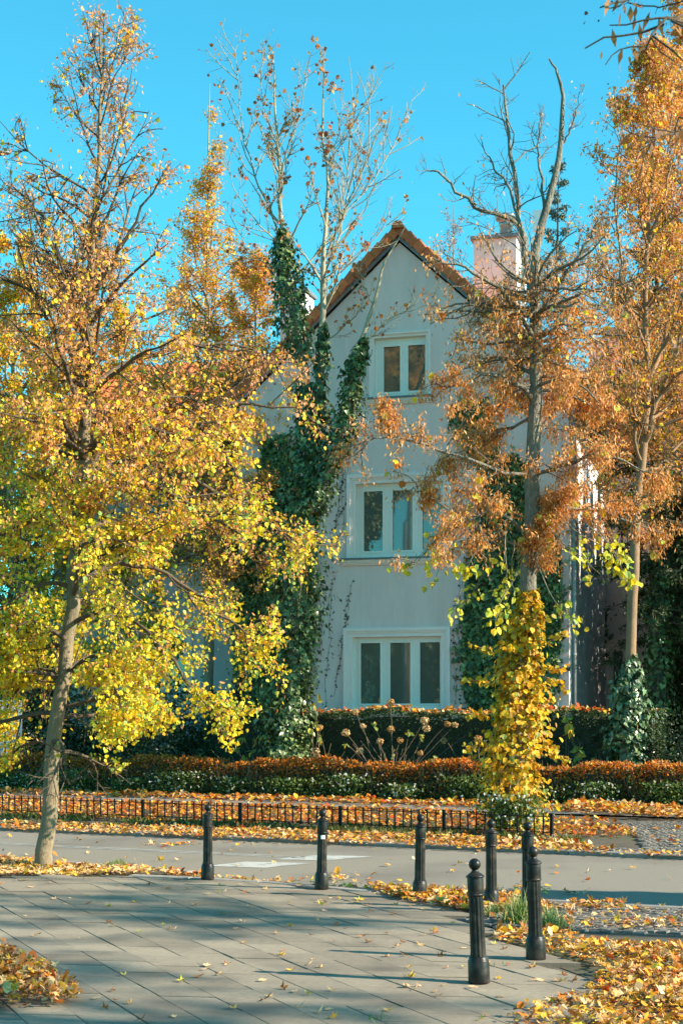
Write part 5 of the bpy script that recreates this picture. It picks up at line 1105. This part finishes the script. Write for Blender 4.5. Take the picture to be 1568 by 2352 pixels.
# ivy on the house front: a dense patch by the right corner, one behind the ivied tree, thin runners elsewhere
def wall_ivy(label, poly_px, n, size, seed, w=0.0, pal=IVY, edge=.35, thick=.22):
    rg = np.random.default_rng(seed); poly = [fac(x, y, w) for x, y in poly_px]; p = scatter(poly, int(n * 1.15), rg); q = p + rg.normal(0, edge * .35, p.shape); m = rg.random(len(p)) < .25; p[m] = q[m]
    n = len(p); W = w - .02 - thick * rg.random(n) * (.4 + .6 * (.5 + .5 * np.sin(p[:, 0] * 4) * np.sin(p[:, 1] * 3)))
    P = HO + EU * p[:, :1] + NB * W[:, None] + np.array((0, 0, 1)) * p[:, 1:]
    V, Fq, C = leaves(P, nrm(-NB * .3 + np.array((0, 0, -.8)) + rg.normal(0, .4, (n, 3))), size * rg.uniform(.5, 1.25, n), pick(rg, n, pal, var=.25), 'ivy', rg, nup=-NB + rg.normal(0, .35, (n, 3)) + np.array((0, 0, .35)))
    r = thing('wall_ivy', label, 'ivy'); obj('foliage', mesh_np('foliage', V, [Fq], C), 'ivy_leaf', r, kind='stuff'); st = Geo()
    for k in range(8):
        a = poly[k % len(poly)]; c = np.mean(poly, 0); b = (a[0] + rg.normal(0, .2), a[1]); zz = np.linspace(min(q_[1] for q_ in poly), b[1], 8); st.tube([Hp(c[0] * .5 + b[0] * .5 + rg.normal(0, .05), w - .02, z) for z in zz], .01, 4, False)
    obj('stems', st.mesh('stems'), 'twig', r); return settle(r, Hp(*np.mean(poly, 0)[:1], w, min(q_[1] for q_ in poly)))
wall_ivy('dense dark ivy covering the right corner of the house front', [(1075, 1640), (1058, 1480), (1075, 1330), (1095, 1180), (1110, 1080), (1180, 1040), (1230, 1120), (1285, 1260), (1290, 1400), (1280, 1560), (1262, 1640)], 9000, .12, 211)
wall_ivy('thin dark ivy climbing to the right of the middle window', [(1030, 960), (1055, 905), (1090, 930), (1115, 900), (1130, 960), (1150, 1060), (1100, 1080), (1060, 1020)], 700, .10, 212, thick=.08)
wall_ivy('dark ivy on the house front behind the ivied tree', [(545, 1640), (535, 1450), (550, 1320), (590, 1150), (610, 1000), (660, 1000), (705, 1150), (720, 1300), (716, 1500), (705, 1640)], 7500, .12, 213)
wall_ivy('leaning strand of dark ivy on the side wall right of the downpipe', [(1335, 1640), (1345, 1560), (1368, 1440), (1385, 1370), (1392, 1440), (1380, 1540), (1360, 1640)], 900, .12, 214, w=8.9, thick=.15)
def runners(label, spots, seed):
    rg = np.random.default_rng(seed); r = thing('wall_creeper', label, 'creeper'); st = Geo(); P = []
    for px, y0, y1 in spots:
        u, z0 = fac(px, y0); _, z1 = fac(px, y1); n = 14; zz = np.linspace(z0, z1, n); uu = u + np.cumsum(rg.normal(.012, .045, n)); pts = np.array([Hp(a, -.008, b) for a, b in zip(uu, zz)]); st.tube(pts, .004, 3, False)
        m = 34; q, _ = along(pts[None], np.zeros(m, int), rg.random(m)); P.append(q + EU * rg.normal(0, .03, (m, 1)) - NB * .012)
    P = np.concatenate(P); m = len(P); V, Fq, C = leaves(P, nrm(np.array((0, 0, -1.)) + rg.normal(0, .5, (m, 3)) * (1, .2, 1)), rg.uniform(.02, .055, m), pick(rg, m, [(.04, .05, .025), (.06, .05, .03)]), 'ivy', rg, nup=-NB + rg.normal(0, .25, (m, 3)))
    obj('foliage', mesh_np('foliage', V, [Fq], C), 'ivy_leaf', r, kind='stuff'); obj('stems', st.mesh('stems'), 'twig', r); return settle(r, P.mean(0))
runners('thin withered creeper on the wall left of the ground-floor window', [(745, 1630, 1330), (760, 1600, 1380), (772, 1560, 1330), (738, 1500, 1300), (728, 1580, 1400)], 221)
runners('thin withered creeper on the wall right of the ground-floor window', [(1036, 1640, 1380), (1048, 1600, 1320), (1042, 1520, 1420)], 222)
runners('dark creeper beads climbing the wall left of the middle window', [(775, 1260, 1000), (785, 1230, 940), (762, 1290, 1130), (792, 1130, 960), (770, 1200, 880)], 223)

# dark evergreen shrubs left, behind the low hedge
def shrub(label, px, d, wdt, h, n, pal, size, seed, shape='spray'):
    rg = np.random.default_rng(seed); b = at(px, HY, d); b[2] = 0; r = thing('evergreen_shrub', label, 'shrub'); D = nrm(rg.normal(size=(n, 3))); D[:, 2] = np.abs(D[:, 2]); rad = rg.uniform(.6, 1.05, n) * (1 + .22 * np.sin(D[:, 0] * 5 + 2) * np.sin(D[:, 2] * 6) + .12 * np.sin(D[:, 1] * 11))
    P = b + D * rad[:, None] * (wdt, wdt * .7, h); V, Fq, C = leaves(P, nrm(D * .4 + rg.normal(0, .6, (n, 3))), size * rg.uniform(.6, 1.3, n), pick(rg, n, pal, var=.3), shape, rg)
    obj('foliage', mesh_np('foliage', V, [Fq], C), 'ivy_leaf', r, kind='stuff'); st = Geo()
    for k in range(16): e = b + D[k] * (wdt * .8, wdt * .55, h * .8); st.tube(spline([b, (b + e) / 2 + (0, 0, .15), e], 6), np.linspace(.03, .008, 6), 5, False)
    obj('stems', st.mesh('stems'), 'twig', r); return settle(r, b)
DK = [(.03, .05, .02), (.05, .075, .025), (.08, .11, .035), (.022, .035, .016)]
shrub('tall dark evergreen shrub behind the left lime trunk', 330, 37.2, 1.75, 2.5, 9000, DK, .10, 231); shrub('rounded dark evergreen shrub left of the ivy column', 455, 36.9, 1.1, 1.75, 5000, DK, .09, 232); shrub('dark evergreen shrub under the left lime crown', 130, 38.5, 1.9, 2.9, 8000, DK, .11, 233)
shrub('low dark evergreen shrub at the right end of the tall hedge', 1590, 31.0, .9, 1.9, 4500, DK, .07, 234)

# evergreens closing the view at the far left
conifer('conifer', 'dark conifer closing the view at the far left edge', -40, 47, 900, 3.4, 244, [(.05, .085, .03), (.08, .12, .045), (.035, .06, .022)], n1=120, base_t=.02, per=26, size=.17)
shrub('broad dark evergreen shrub at the far left edge', 20, 44, 3.2, 4.6, 14000, DK, .16, 245); shrub('broad evergreen shrub left of the wing', 200, 43, 2.4, 5.0, 12000, DK, .15, 246)

# garden greenery behind the viewpoint, seen only in the window panes
def place_back(x, y, wdt, h, n, pal, seed, label):
    px = CX + x / 10 * F; shrub(label, px, 10.0, wdt, h, n, pal, .3, seed); o = [q for q in bpy.data.objects if q.get('label') == label][0]; o.location = (x, y, 0)
place_back(-15.5, 1.0, 4.0, 7.5, 7000, DK + [(.2, .22, .05)], 251, 'big evergreen thicket behind the viewpoint mirrored in the left panes')
place_back(-22.0, -4.0, 4.5, 9.0, 7000, DK + [(.3, .26, .05)], 252, 'second big evergreen thicket behind the viewpoint mirrored in the panes')
place_back(-18.5, -6.0, 4.5, 9.0, 7000, DK + [(.35, .28, .05)], 253, 'third big evergreen thicket behind the viewpoint mirrored in the panes')

crown_tree('broadleaf_tree', 'bright orange and yellow tree filling the upper right edge', 1590, 34.0, -60, .18, lambda t: np.interp(t, [.35, .5, .7, .9, 1], [2.0, 2.9, 2.6, 1.6, .3]), 64, 10, 5, 4, .085, cE, 'bark_smooth', 261, .36, (15, 64), .35, slim=5, cull=lambda p: np.interp(p[:, 2], [4, 7, 9], [.2, .6, 1]))

def column(x, y, h, rad, n, label, seed):
    T = Tree(seed); b = np.array((x, y, -.05)); T.stem([b, b + (0, 0, h / 2), b + (0, 0, h)], [.12, .08, .01], 10, 8)
    t = T.rg.random(n) ** .9; a = T.rg.uniform(0, 6.283, n); rr = rad * np.interp(t, [0, .1, .7, 1], [.6, 1, .9, .1]) * T.rg.uniform(.4, 1, n)
    P = b + np.c_[np.cos(a) * rr, np.sin(a) * rr, t * h + .1]; V, Fq, C = leaves(P, nrm(np.c_[np.cos(a) * .5, np.sin(a) * .5, np.ones(n)] + T.rg.normal(0, .3, (n, 3))), T.rg.uniform(.14, .28, n), pick(T.rg, n, GREEN), 'spray', T.rg)
    T.lv['needle'] = Geo().add(V, Fq, C); T.build('thuja', label, 'bark_dark', b)
for k, yy in enumerate((35.2, 37.2, 39.2, 41.2, 43.2)):  # unseen row, added to keep the sun off the side wall
    column(9.9 + .15 * math.sin(k * 2), yy, 9.6 + .4 * math.sin(k * 3), 1.2, 11000, ('first', 'second', 'third', 'fourth', 'fifth')[k] + ' thuja of the dense row added outside the right edge to screen the side wall from the sun', 271 + k)
